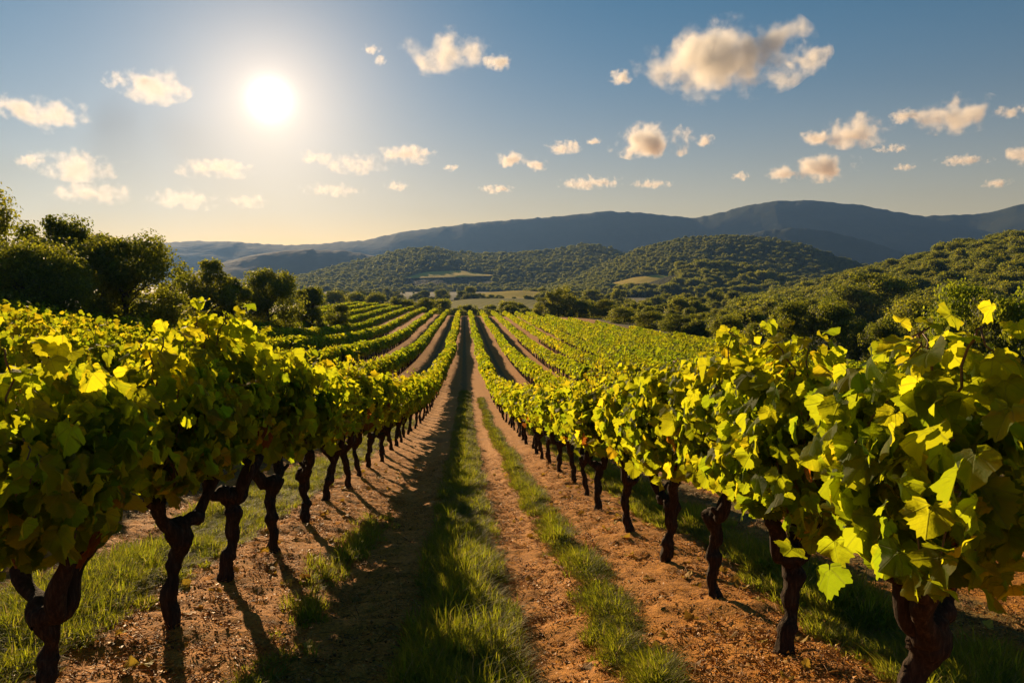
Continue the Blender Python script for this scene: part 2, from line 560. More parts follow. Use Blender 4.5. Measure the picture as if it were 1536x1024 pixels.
# ------------------------------------------------------------------ hills
M_MTN = hill_mat('mountain_forest', (0.040, 0.052, 0.022), (0.062, 0.068, 0.028), 0.03, 1.5)
M_HILL = hill_mat('hill_forest', (0.034, 0.046, 0.016), (0.072, 0.075, 0.024), 0.07, 6)
M_HILLN = hill_mat('hill_scrub', (0.030, 0.040, 0.014), (0.060, 0.064, 0.020), 0.12, 3)
M_HAZE_BROWN = hill_mat('haze_brown_hill', (0.085, 0.065, 0.030), (0.13, 0.095, 0.040), 0.03, 1.2)  # warm haze towards the sun, put into the hill's brown base colour
M_FIELD = field_mat('meadow_green', (0.66, 0.48, 0.06), (0.75, 0.55, 0.09), 0.5, 0.05)
M_FIELD2 = field_mat('field_rows', (0.24, 0.23, 0.04), (0.40, 0.34, 0.07), 0.2, 0.06)


class Hill:
    def __init__(self, sil, D, front, back, base=-14.5, relief=0.12, seed=0, rough=0.0, wander=0.0, trees=0.0):
        self.az = np.array([az_tan(*p)[0] for p in sil])
        self.H = np.array([EYE + D * az_tan(*p)[1] for p in sil]) - trees
        self.D, self.front, self.back, self.base, self.relief, self.seed, self.rough, self.wander = D, front, back, base, relief, seed, rough, wander

    def xyz(self, a, v):
        """a = azimuth, v in [-1, 1]: foot in front, ridge at 0, foot behind"""
        Hn = np.interp(a, self.az, self.H)
        k = 0.004
        Hs = sum(np.interp(a + k * j, self.az, self.H) for j in range(-3, 4)) / 7
        Hn = 0.35 * Hn + 0.65 * Hs
        d = self.D + np.where(v < 0, v * self.front, v * self.back)
        x, y = np.sin(a) * d, np.cos(a) * d
        s = 0.5 + 0.5 * np.cos(math.pi * np.clip(v, -1, 1))
        s = 0.45 * s + 0.55 * (1 - np.abs(v)) ** 1.15
        h = Hn - self.base
        L = self.front * 0.55
        n = fbm(x / L + 31 * self.seed, y / L, 5, self.seed, 0.55)
        spur = np.abs(fbm(x / (L * 0.6) + 9, y / (L * 1.8), 4, self.seed + 3)) - 0.12
        z = self.base + h * s + h * self.relief * (n * 2.0 + spur * -2.2) * np.sin(math.pi * np.clip(np.abs(v), 0, 1)) ** 0.8 * (v < 0)
        if self.rough:
            z = z + self.rough * (fbm(a * self.D / (self.rough * 5), v * 8, 3, self.seed + 7) * 2) * np.exp(-(v * 6) ** 2)
        return np.stack([x, y, z], -1)

    def build(self, name, mat, nu=260, nv=64):
        a = np.linspace(self.az[0], self.az[-1], nu)
        v = np.linspace(-1, 1, nv)
        A, Vv = np.meshgrid(a, v)
        P = self.xyz(A, Vv)
        i = np.arange(A.size).reshape(A.shape)
        q = np.stack([i[:-1, :-1], i[:-1, 1:], i[1:, 1:], i[1:, :-1]], -1).reshape(-1, 4)
        o = link(name, np_mesh(name, P.reshape(-1, 3), [q], mat))
        return set_props(o, kind='structure')


S_FAR = [(-500, 366), (-100, 362), (100, 372), (225, 364), (300, 361), (360, 363), (420, 367), (480, 366), (525, 361), (550, 360), (600, 348), (700, 335), (780, 328), (850, 323), (905, 316), (960, 318), (1000, 323), (1045, 326), (1080, 318), (1120, 308), (1160, 301), (1200, 299), (1240, 301), (1300, 308), (1350, 318), (1390, 324), (1420, 321), (1470, 321), (1500, 313), (1536, 305), (1650, 292), (1850, 300), (2100, 330)]
S_MID = [(1040, 400), (1090, 360), (1130, 347), (1190, 340), (1240, 345), (1290, 357), (1340, 373), (1400, 392), (1450, 400), (1500, 420)]
S_BROWN = [(270, 420), (320, 396), (390, 380), (450, 373), (510, 375), (550, 380), (600, 392), (660, 410)]
S_CENT = [(400, 430), (440, 414), (500, 399), (560, 385), (600, 374), (640, 369), (680, 375), (730, 379), (790, 377), (840, 371), (880, 364), (910, 368), (940, 380), (980, 400), (1030, 425)]
S_ROUND = [(820, 428), (860, 413), (910, 391), (960, 370), (1010, 357), (1060, 352), (1110, 351), (1160, 356), (1210, 366), (1250, 380), (1290, 395), (1340, 408), (1400, 425)]
S_SPUR = [(930, 428), (985, 412), (1020, 400), (1055, 394), (1090, 398), (1140, 408), (1180, 418), (1230, 430)]
S_RIGHT = [(1100, 452), (1170, 436), (1220, 422), (1300, 400), (1370, 380), (1440, 362), (1490, 351), (1536, 343), (1650, 318), (1800, 300), (2000, 300), (2200, 310)]
H_FAR = Hill(S_FAR, 4600, 1100, 700, relief=0.075, seed=1, rough=6); H_FAR.build('mountain', M_MTN, 700, 70)
H_MID = Hill(S_MID, 3300, 500, 400, relief=0.08, seed=2, rough=4); H_MID.build('mountain_spur', M_MTN, 200, 50)
H_BROWN = Hill(S_BROWN, 3000, 500, 400, relief=0.08, seed=3, rough=4); H_BROWN.build('hill', M_HAZE_BROWN, 200, 50)
H_CENT = Hill(S_CENT, 2100, 650, 350, relief=0.14, seed=4, trees=7); H_CENT.build('hill', M_HILL, 300, 70)
H_ROUND = Hill(S_ROUND, 1700, 560, 350, relief=0.10, seed=5, trees=7); H_ROUND.build('hill', M_HILL, 260, 70)
H_SPUR = Hill(S_SPUR, 1080, 200, 160, relief=0.12, seed=6, trees=7); H_SPUR.build('hill', M_HILLN, 160, 40)
H_RIGHT = Hill(S_RIGHT, 680, 400, 260, relief=0.09, seed=7, trees=9); H_RIGHT.build('hill', M_HILLN, 260, 90)


def to_px(P):
    v = P - np.array([0, 0, EYE])
    f = v @ FW
    return 768 + F_PX * (v @ RT) / f, 512 - F_PX * (v @ UP) / f


def draped_field(h, xs, lo, hi, mat, lift):
    """an open field lying on the slope of hill h; lo / hi = its lower and upper edge"""
    az = np.array([az_tan(x, 415)[0] for x in np.linspace(xs[0], xs[-1], 50)])
    pxs = np.linspace(xs[0], xs[-1], 50)
    l, u = np.interp(pxs, xs, lo), np.interp(pxs, xs, hi)
    vv = np.linspace(-1, 0, 300)
    cols = []
    for a_, l_, u_ in zip(az, l, u):
        P = h.xyz(np.full(300, a_), vv)
        py = np.minimum.accumulate(to_px(P)[1])
        v0, v1 = np.interp([-l_, -u_], -py, vv)
        cols.append(h.xyz(np.full(14, a_), np.linspace(v0, max(v1, v0 + 0.002), 14)) + [0, 0, lift])
    P = np.stack(cols, 1)
    i_ = np.arange(50 * 14).reshape(14, 50)
    q_ = np.stack([i_[:-1, :-1], i_[:-1, 1:], i_[1:, 1:], i_[1:, :-1]], -1).reshape(-1, 4)
    set_props(link('field', np_mesh('field', P.reshape(-1, 3), [q_], mat)), kind='structure')


FIELDS = [([606, 640, 690, 740], [419, 418, 417, 415], [418, 409, 407, 414]), ([912, 950, 985, 1022], [429, 428, 425, 418], [428, 418, 414, 416])]
draped_field(H_CENT, *FIELDS[0], M_FIELD, 2.0)
draped_field(H_ROUND, *FIELDS[1], M_FIELD, 2.0)
Hill([(630, 470), (670, 452), (705, 448), (770, 447), (820, 451), (850, 456), (880, 468)], 620, 130, 60, relief=0.0, seed=10).build('field', M_FIELD2, 60, 20)
Hill([(690, 446), (720, 439), (780, 435), (815, 438), (850, 446)], 900, 70, 60, relief=0.0, seed=11).build('field', M_FIELD, 60, 20)

# ------------------------------------------------------------------ leaf templates
def vine_leaf(rng, hi=True):
    half = [(0.06, 0.03), (0.12, -0.10), (0.24, -0.15), (0.36, -0.11), (0.42, -0.03), (0.52, 0.03), (0.55, 0.14), (0.53, 0.20), (0.58, 0.30),
            (0.60, 0.38), (0.55, 0.47), (0.52, 0.50), (0.46, 0.60), (0.40, 0.61), (0.39, 0.68), (0.33, 0.76), (0.24, 0.80), (0.17, 0.90), (0.08, 0.93)]
    if not hi:
        half = [(0.08, 0.0), (0.24, -0.15), (0.50, 0.03), (0.47, 0.2), (0.59, 0.40), (0.36, 0.55), (0.24, 0.77)]
    jit = 0.02 if hi else 0.03
    right = np.array(half) * np.where(np.arange(len(half)) % 2, 1.05, 0.95)[:, None] + rng.normal(0, jit, (len(half), 2))
    left = (np.array(half) + rng.normal(0, jit, (len(half), 2)))[::-1] * [-1, 1]
    out = np.vstack([right, [[rng.normal(0, 0.02), 1.0]], left])
    ctr = np.array([0, 0.28])
    n = len(out)
    if hi:
        P = np.vstack([out, ctr + (out - ctr) * 0.62, ctr + (out - ctr) * 0.3, [ctr]])
        i = np.arange(n); j = np.roll(i, -1)
        F = [np.stack([i, j, j + n, i + n], -1), np.stack([i + n, j + n, j + 2 * n, i + 2 * n], -1), np.stack([i + 2 * n, j + 2 * n, np.full(n, 3 * n)], -1)]
    else:
        P = np.vstack([out, [ctr]])
        i = np.arange(n); j = np.roll(i, -1)
        F = [np.stack([i, j, np.full(n, n)], -1)]
    x, y = P[:, 0], P[:, 1]
    fold, cup, tipc = rng.uniform(-0.30, 0.55), rng.uniform(-0.5, 0.35), rng.uniform(-0.55, 0.15)
    th = np.arctan2(x, y - 0.1)
    rr = np.hypot(x, y - 0.25)
    z = fold * np.abs(x) + cup * x * x + tipc * np.clip(y - 0.2, 0, 2) ** 2 + rng.uniform(0.04, 0.13) * np.sin(th * rng.integers(3, 6) + rng.uniform(0, 6)) * rr * 1.6
    z += 0.07 * np.cos(np.abs(th) * 7.0) * rr + rng.uniform(-0.25, 0.25) * x * y
    return np.stack([x, y, z], -1), F


rg = np.random.default_rng(7)
LEAF_HI = [vine_leaf(rg) for _ in range(14)]
LEAF_MID = [vine_leaf(rg, False) for _ in range(8)]


def simple_leaf(rng, w=0.42):
    P = np.array([[0, 0, 0], [w, 0.35, 0], [w * 0.7, 0.8, 0], [0, 1, 0], [-w * 0.7, 0.8, 0], [-w, 0.35, 0.]])
    P[:, 2] = rng.uniform(-0.5, 0.5) * np.abs(P[:, 0]) + rng.uniform(-0.4, 0.2) * P[:, 1] ** 2
    return P, [np.array([[0, 1, 2, 3], [0, 3, 4, 5]])]


LEAF_LOW = [simple_leaf(rg, 0.5) for _ in range(6)]
LEAF_TREE = [simple_leaf(rg, 0.36) for _ in range(6)]


# ------------------------------------------------------------------ grape vines
def vine_tint(rng, n, zrel, brown=1.0):
    t = np.clip(rng.normal(0.17, 0.12, n) + 0.14 * sm(zrel, 0.6, 1.1), 0, 0.62)
    old = rng.random(n) < 0.07 * brown * (1.0 - sm(zrel, 0.10, 0.55)) + 0.002
    t[old] = rng.uniform(0.66, 1.0, old.sum())
    return np.stack([t, rng.uniform(0.15, 0.85, n), rng.random(n) ** 1.5 * (rng.random(n) < 0.55), rng.random(n)], -1)


def vine_foliage(seed, templates, n_leaf, size, name, mat, canes=True, zlo=0.82, zhi=1.62):
    rng = np.random.default_rng(seed)
    acc = Acc()
    pos, nrm, tip, sz = [], [], [], []
    # shoots that leave the head, climb and then droop outwards
    n_sh = 20
    per = max(4, int(n_leaf * 0.62 / n_sh))
    for s in range(n_sh):
        y0 = rng.uniform(-0.38, 0.38)
        side = -1 if s % 2 else 1
        p = np.array([rng.normal(0, 0.05), y0 * 0.7, rng.uniform(0.78, 0.95)])
        top = zhi - rng.uniform(0.0, 0.28)
        reach = side * rng.uniform(0.08, 0.31)
        endz = rng.uniform(zlo + 0.05, zhi - 0.35)
        yy = np.clip(rng.normal(0, 0.30), -0.66, 0.66)
        if rng.random() < 0.14:
            top = zhi + rng.uniform(0.02, 0.16); endz = top - rng.uniform(0, 0.12); reach *= 0.5
        t = np.linspace(0, 1, 14)
        c1 = np.array([reach * 0.35, y0 + (yy - y0) * 0.3, top + 0.28 * (top - p[2])])
        c2 = np.array([reach, yy, endz])
        path = (1 - t)[:, None] ** 2 * p + 2 * ((1 - t) * t)[:, None] * c1 + (t ** 2)[:, None] * c2
        path += rng.normal(0, 0.012, path.shape)
        if canes:
            V, q_, t_ = tube(path, np.linspace(0.0065, 0.003, 14), 5)
            acc.add(V, [q_, t_], 1)
        k = np.sort(rng.uniform(0.12, 1, per))
        pp = np.stack([np.interp(k, t, path[:, a]) for a in range(3)], -1)
        off = rng.normal(0, 1, (per, 3)) * [0.075, 0.09, 0.06]
        off[:, 0] += side * 0.03
        pp = pp + off
        pos.append(pp)
    # outer shell of leaves that closes the canopy
    m = n_leaf - per * n_sh
    ph = rng.uniform(0, 2 * math.pi, m)
    yy = np.clip(rng.normal(0, 0.31, m), -0.70, 0.70)
    bul = 1 - 0.42 * (np.abs(yy) / 0.74) ** 2
    lump = 1 + 0.22 * np.sin(yy * 6.5 + seed) * np.cos(ph * 2 + seed * 1.7)
    zc, hz = (zlo + zhi) / 2, (zhi - zlo) / 2
    rad = rng.uniform(0.74, 1.04, m)
    sx = np.sign(np.cos(ph)) * np.abs(np.cos(ph)) ** 0.7
    szz = np.sign(np.sin(ph)) * np.abs(np.sin(ph)) ** 0.8
    pos.append(np.stack([0.31 * sx * rad * bul * lump, yy, zc + hz * szz * rad * bul], -1))
    # a few leaves that hang below the canopy, round the arms
    h_ = 18
    pos.append(np.stack([rng.normal(0, 0.15, h_), rng.uniform(-0.45, 0.45, h_), rng.uniform(zlo - 0.05, zlo + 0.12, h_)], -1))
    pos = np.vstack(pos)
    zr = (pos[:, 2] - zlo) / (zhi - zlo)
    n = len(pos)
    out = np.stack([np.sign(pos[:, 0]) * (0.25 + np.abs(pos[:, 0]) * 2.0), rng.normal(0, 0.32, n), (zr - 0.55) * 0.75], -1)
    out /= np.linalg.norm(out, axis=1)[:, None] + 1e-6
    nrm = out + rng.normal(0, 0.46, (n, 3)) + [0, 0, 0.08]
    flip = rng.random(n) < 0.06
    nrm[flip] *= -1
    tip = np.stack([pos[:, 0] * 0.8 + rng.normal(0, 0.3, n), rng.normal(0, 0.45, n), -1.0 + 0.6 * sm(zr, 0.85, 1.2) + rng.normal(0, 0.22, n)], -1)
    s = size * np.clip(rng.normal(1.0, 0.24, n), 0.45, 1.5) * (1 - 0.25 * sm(zr, 0.95, 1.2))
    tint = vine_tint(rng, n, zr)
    place(acc, templates, pos, nrm, tip, s, tint, rng, 0)
    return acc.mesh(name, [mat, M_CANE])


def vine_trunk(seed, fine=True, wide=False):
    """trunk mesh and two or three arm meshes"""
    rng = np.random.default_rng(seed)
    n = 34 if fine else 12
    seg = 20 if fine else 8
    t = np.linspace(0, 1, n)
    a1, a2, p1, p2 = rng.uniform(0.012, 0.034), rng.uniform(0.010, 0.030), rng.uniform(0, 6), rng.uniform(0, 6)
    top = 0.50 if wide else rng.uniform(0.54, 0.66)
    lean = rng.normal(0, 0.035, 2)
    px = lean[0] * t + a1 * (np.sin(t * 5 + p1) - math.sin(p1)) + 0.008 * np.sin(t * 21 + p2)
    py = lean[1] * t + a2 * (np.sin(t * 5.5 + p2) - math.sin(p2)) + 0.008 * np.sin(t * 17 + p1)
    path = np.stack([px, py, -0.10 + t * (top + 0.10)], -1)
    r = 0.035 + 0.026 * np.exp(-t * 9) + 0.026 * np.exp(-((t - 1.0) / 0.18) ** 2) + 0.006 * np.sin(t * 14 + p1)
    for b in range(2):
        c = rng.uniform(0.25, 0.9)
        r = r + 0.010 * np.exp(-((t - c) / 0.035) ** 2)
    r *= rng.uniform(0.92, 1.15)
    V, q_, t_ = tube(path, r, seg, rng, 0.15, 0.09)
    tr = np_mesh('trunk', V, [q_, t_], M_BARK)
    arms = []
    head = path[-1]
    base_yaw = rng.uniform(0, 2 * math.pi) if not wide else -0.15
    for k in range(3 if rng.random() < 0.5 else 2):
        yaw = base_yaw + k * math.pi * (0.85 if k < 2 else 0.55) + rng.normal(0, 0.3)
        L = rng.uniform(0.20, 0.36) if not wide else (0.55, 0.34, 0.3)[k]
        u = np.linspace(0, 1, 16 if fine else 6)
        dx = np.array([math.cos(yaw) * 0.65, math.sin(yaw), 0])
        ap = head + np.array([0, 0, -0.06]) + u[:, None] * dx * L + np.array([0, 0, 1.0]) * ((0.42 if wide else 0.28) * u ** (1.35 if wide else 1.7) + 0.03 * np.sin(u * 9 + k))[:, None]
        ap += (0.012 * np.sin(u * 13 + p2))[:, None] * np.array([1, 0.4, 0.6])
        ar = np.linspace(0.050, 0.030, len(u)) * (1 + 0.16 * np.sin(u * 12 + p1 + k))
        ar[-3:] *= [1.1, 1.2, 1.0]
        V, q_, t_ = tube(ap, ar, 14 if fine else 7, rng, 0.10, 0.06)
        a = Acc(); a.add(V, [q_, t_])
        # pruned spurs
        for e in range(2):
            sp = ap[rng.integers(len(u) // 2, len(u))]
            d = np.array([rng.normal(0, 0.5), rng.normal(0, 0.5), 1.0]); d /= np.linalg.norm(d)
            V, q_, t_ = tube(sp + np.linspace(0, 1, 5)[:, None] * d * rng.uniform(0.06, 0.12), np.linspace(0.024, 0.014, 5), 8 if fine else 5, rng, 0.1, 0.05)
            a.add(V, [q_, t_])
        arms.append(a.mesh('arm', [M_BARK]))
    return tr, arms


HI = [(vine_foliage(100 + k, LEAF_HI, 800, 0.102, 'foliage', M_VINE, True, 0.86 if k < 2 else 0.82), *vine_trunk(200 + k, True, k == 0)) for k in range(7)]
MID = [(vine_foliage(130 + k, LEAF_MID, 580, 0.112, 'foliage', M_VINE), *vine_trunk(230 + k)) for k in range(6)]
LOW = [(vine_foliage(160 + k, LEAF_LOW, 360, 0.155, 'foliage', M_VINE_FAR, False), *vine_trunk(260 + k, False)) for k in range(5)]

XL, XR, GAP, SPC = -1.65, 1.55, 3.2, 1.38
prnd = random.Random(11)
ORD = ['first', 'second', 'third', 'fourth', 'fifth', 'sixth', 'seventh', 'eighth', 'ninth', 'tenth', 'eleventh', 'twelfth', 'thirteenth', 'fourteenth', 'fifteenth', 'sixteenth', 'seventeenth', 'eighteenth', 'nineteenth', 'twentieth']
TENS = {2: 'twenty', 3: 'thirty', 4: 'forty', 5: 'fifty', 6: 'sixty'}
TENTH = {3: 'thirtieth', 4: 'fortieth', 5: 'fiftieth', 6: 'sixtieth'}


def ordinal(k):
    if k < 20:
        return ORD[k]
    k += 1
    return TENTH[k // 10] if k % 10 == 0 else TENS[k // 10] + '-' + ORD[k % 10 - 1]


def put_vine(x, y, row_text, k, scale=1.0, desc='green grape vine', pick=None, yaw=None):
    d = math.hypot(x, y)
    protos = HI if d < 8.2 else MID if d < 22 else LOW
    i = pick if pick is not None else prnd.randrange(len(protos))
    fol, tr, arms = protos[i % len(protos)]
    root = empty('grape_vine', (x, y, float(ground(x, y, True))))
    rz = yaw if yaw is not None else prnd.choice([0, math.pi]) + prnd.uniform(-0.2, 0.2)
    root.rotation_euler = (0, 0, rz)
    s = scale * prnd.uniform(0.95, 1.05) * (1.02 if row_text == 'the sunlit path row' and k == 0 else 0.90 if row_text == 'the shaded path row' and k == 0 else 1.0)
    root.scale = (s * prnd.uniform(0.92, 1.10), s, s * prnd.uniform(0.95, 1.05))
    set_props(root, f'{desc}, {ordinal(k)} up {row_text}', 'grape vine', 'grape vines trained in rows')
    for nm, me in [('trunk', tr), ('foliage', fol)] + [('arm', a) for a in arms]:
        link(nm, me, root)


left_y = [3.15, 4.40, 5.50, 6.55, 7.95, 9.60]
right_y = [2.50, 3.72, 4.85, 6.00, 7.30, 8.80]
DESC_L = ['dark forked grape vine with backlit green leaves', 'grape vine with a twin-armed trunk and browned lower leaves', 'grape vine on a stout sinuous trunk', 'grape vine with a yellow leaf over its trunk']
DESC_R = ['yellow-green grape vine with large sunlit leaves', 'grape vine on a thick dark trunk with spread arms', 'grape vine with orange leaves at its fork', 'yellowing grape vine on a forked trunk']
HEDGE0 = 51.0
for ys, X, txt, desc, sc_ in ((left_y, XL, 'the shaded path row', DESC_L, 0.97), (right_y, XR, 'the sunlit path row', DESC_R, 0.86)):
    ys = list(ys)
    while ys[-1] + SPC < HEDGE0:
        ys.append(ys[-1] + SPC * prnd.uniform(0.94, 1.06))
    for k, y in enumerate(ys):
        put_vine(X + prnd.uniform(-0.05, 0.05), y, txt, k, sc_, desc[k] if k < len(desc) else 'leafy green grape vine', pick=k + (X > 0))
for r, y0 in ((1, 6.5), (2, 12.5), (3, 18.0), (4, 24.0), (5, 29.5), (6, 35.0)):
    y, k = y0, 0
    while y < HEDGE0 - 0.6:
        put_vine(XL - GAP * r + prnd.uniform(-0.08, 0.08), y, f'the {ORD[r - 1]} row behind the shaded path row', k, 0.98, 'leafy grape vine top')
        y += SPC * prnd.uniform(0.95, 1.05); k += 1
for r, y0 in ((1, 3.2), (2, 9.5), (3, 15.5), (4, 22.0), (5, 30.0)):
    y, k = y0, 0
    while y < HEDGE0 - 0.6:
        put_vine(XR + GAP * r + prnd.uniform(-0.08, 0.08), y, f'the {ORD[r - 1]} row behind the sunlit path row', k, 0.90, 'yellow-green grape vine')
        y += SPC * prnd.uniform(0.95, 1.05); k += 1


# far rows: each a long clipped hedge of vines
def vine_hedge(X, y0, y1, label, seed):
    rng = np.random.default_rng(seed)
    ys = np.arange(y0, y1, 0.5)
    root = empty('vine_hedge', (X, y0, float(ground(X, y0))))
    set_props(root, label, 'vine row', 'rows of vines on the far slope')
    org = np.array([X, y0, float(ground(X, y0))])
    acc = Acc()
    # leaf positions
    dens = 230 - 130 * sm(ys, 55, 190)
    cnt = (dens * 0.5).astype(int)
    y = np.repeat(ys, cnt) + rng.uniform(0, 0.5, cnt.sum())
    n = len(y)
    ph = rng.uniform(-0.35, math.pi + 0.35, n)
    lump = 1 + 0.30 * fbm(y * 0.8 + 50 * X, y * 0 + X, 3, seed) * 2
    rad = rng.uniform(0.72, 1.05, n) * lump
    x = X + (0.45 if X < 0 else 0.35) * np.cos(ph) * rad + 0.25 * fbm(y * 0.12, y * 0 + 3 * X, 2, seed) * 2
    z = ground(x, y) + 1.12 + 0.50 * np.sin(ph) * rad
    lowm = rng.random(n) < 0.12
    z[lowm] -= rng.uniform(0, 0.3, lowm.sum())
    pos = np.stack([x, y, z], -1) - org
    nrm = np.stack([np.cos(ph), rng.normal(0, 0.5, n), np.sin(ph) * 0.8 + 0.2], -1) + rng.normal(0, 0.4, (n, 3))
    tip = np.stack([rng.normal(0, 0.6, n), rng.normal(0, 0.6, n), rng.normal(-0.6, 0.4, n)], -1)
    size = (0.20 + 0.09 * sm(y, 60, 190)) * rng.uniform(0.7, 1.3, n)
    tint = np.stack([np.clip(rng.normal(0.18, 0.1, n) + 0.5 * fbm(y * 0.22, y * 0 + 7 * X, 3, seed + 5), 0, 0.7), rng.uniform(0.2, 0.8, n), np.zeros(n), rng.random(n)], -1)
    place(acc, LEAF_LOW, pos, nrm, tip, size, tint, rng, 0)
    # solid core added to block light, inner shade painted as dark green
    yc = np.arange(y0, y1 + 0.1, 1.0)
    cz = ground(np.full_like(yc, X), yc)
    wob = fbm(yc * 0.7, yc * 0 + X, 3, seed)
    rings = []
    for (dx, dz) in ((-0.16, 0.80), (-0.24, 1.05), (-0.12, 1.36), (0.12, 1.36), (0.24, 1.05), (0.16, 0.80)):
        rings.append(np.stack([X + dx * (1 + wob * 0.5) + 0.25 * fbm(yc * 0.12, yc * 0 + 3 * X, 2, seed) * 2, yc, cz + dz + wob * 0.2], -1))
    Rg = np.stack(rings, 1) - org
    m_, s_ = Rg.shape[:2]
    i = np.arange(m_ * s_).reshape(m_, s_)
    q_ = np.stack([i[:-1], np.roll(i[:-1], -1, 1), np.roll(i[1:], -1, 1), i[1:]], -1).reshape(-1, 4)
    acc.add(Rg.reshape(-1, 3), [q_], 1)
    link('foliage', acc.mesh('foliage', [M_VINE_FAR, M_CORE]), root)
    t = Acc()
    for yt in np.arange(y0 + 0.4, min(y1, 120), SPC):
        g = float(ground(X, yt))
        V, q_, t_ = tube(np.array([[X, yt, g - 0.1], [X + rng.normal(0, 0.03), yt, g + 0.4], [X + rng.normal(0, 0.04), yt, g + 0.95]]) - org, [0.07, 0.055, 0.06], 6, rng, 0.05, 0.05)
        t.add(V, [q_, t_])
    if t.V:
        set_props(link('trunk', t.mesh('trunk', [M_BARK]), root), kind='stuff')


for r in range(0, 9):
    X = XL - GAP * r
    y0 = HEDGE0 if r < 7 else 60.0
    y1 = 228 - 0.9 * r
    vine_hedge(X, y0, y1, 'far vine row flanking the path on the sunward side' if r == 0 else f'far vine row, {ORD[r - 1]} out from the sunward path row', 300 + r)
for r in range(0, 11):
    X = XR + GAP * r
    y0 = HEDGE0 if r < 6 else 34.0 + 4 * (r - 6)
    y1 = 228 - 1.2 * r if r < 6 else 220 - 19 * (r - 5)
    vine_hedge(X, y0, y1, 'far vine row flanking the path on the mountain side' if r == 0 else f'far vine row, {ORD[r - 1]} out from the mountain-side path row', 340 + r)


# ------------------------------------------------------------------ trees
def tree_meshes(seed, H, W, n_leaf, leaf, shape='round', nclus=26, trunk_h=0.25, fine=True):
    """crown and trunk of a broadleaf tree of height H and crown width W, base at the origin"""
    rng = np.random.default_rng(seed)
    tr = Acc()
    th = H * trunk_h
    path = np.stack([np.linspace(0, rng.normal(0, 0.04) * H, 7), np.linspace(0, rng.normal(0, 0.04) * H, 7), np.linspace(-0.3, H * 0.62, 7)], -1)
    path[1:-1, :2] += rng.normal(0, 0.012 * H, (5, 2))
    r0 = 0.028 * H
    V, q_, t_ = tube(path, np.linspace(r0 * 1.3, r0 * 0.4, 7), 10 if fine else 6, rng, 0.06, 0.04)
    tr.add(V, [q_, t_])
    cl = []
    for k in range(nclus):
        zc = th + (H - th) * rng.uniform(0.02, 0.93) ** 0.85
        f = (zc - th) / (H - th)
        prof = math.sqrt(max(0.02, 1 - (1.9 * f - 0.85) ** 2 / 1.25)) if shape == 'round' else (1 - 0.55 * f)
        a = k * 2.399 + rng.normal(0, 0.4)
        rr = W / 2 * prof * rng.uniform(0.35, 0.86)
        c = np.array([math.cos(a) * rr, math.sin(a) * rr, zc])
        cl.append((c, W * rng.uniform(0.12, 0.22)))
        if fine:
            s0 = np.array([np.interp(zc * 0.6, path[:, 2], path[:, j]) for j in range(2)] + [zc * 0.6])
            u = np.linspace(0, 1, 5)[:, None]
            bp = s0 + u * (c - s0) + np.array([0, 0, 1]) * (0.12 * (u - u * u)) * H * 0.4
            V, q_, t_ = tube(bp, np.linspace(r0 * 0.4, r0 * 0.1, 5), 5)
            tr.add(V, [q_, t_])
    cl.append((np.array([0, 0, th + (H - th) * 0.45]), W * 0.25))
    cl.append((np.array([0, 0, H * 0.92]), W * 0.12))
    acc = Acc()
    per = n_leaf // len(cl)
    for c, r in cl:
        v = rng.normal(0, 1, (per, 3)); v /= np.linalg.norm(v, axis=1)[:, None]
        rad = rng.uniform(0.25, 1.12, per) ** 0.5
        lump = 1 + 0.3 * np.sin(v[:, 0] * 4 + seed) * np.cos(v[:, 2] * 5 + c[0])
        pos = c + v * (rad * lump * r)[:, None] * [1, 1, 0.82]
        nrm = v + rng.normal(0, 0.5, (per, 3)) + [0, 0, 0.2]
        tip = rng.normal(0, 1, (per, 3)) + [0, 0, -0.5]
        base = rng.uniform(0.2, 0.6)
        tint = np.stack([np.clip(base + rng.normal(0, 0.15, per), 0, 1), rng.uniform(0.2, 0.8, per), np.zeros(per), rng.random(per)], -1)
        keep = pos[:, 2] > 0.1
        place(acc, LEAF_TREE, pos[keep], nrm[keep], tip[keep], leaf * rng.uniform(0.7, 1.35, keep.sum()), tint[keep], rng, 0)
    return acc.mesh('crown', [M_TREE]), tr.mesh('trunk', [M_TBARK])


def put_tree(name, px, top_py, w_px, d, label, cat, group, seed, n_leaf, leaf, shape='round', sink=0.0, meshes=None, trunk_h=0.12, nclus=34):
    """tree whose crown top is seen at (px, top_py) from the path, standing on the ground d metres off"""
    a, t = az_tan(px, top_py)
    x, y = math.sin(a) * d, math.cos(a) * d
    g = float(ground(x, y))
    H = EYE + d * t - g + sink
    W = w_px / F_PX * d
    root = empty(name, (x, y, g - sink))
    root.rotation_euler = (0, 0, seed * 1.37)
    set_props(root, label, cat, group)
    if meshes is None:
        cr, tk = tree_meshes(seed, H, W, n_leaf, leaf, shape, nclus, trunk_h)
    else:
        cr, tk, h0, w0 = meshes
        root.scale = (W / w0, W / w0, H / h0)
    link('crown', cr, root)
    link('trunk', tk, root)
    return root


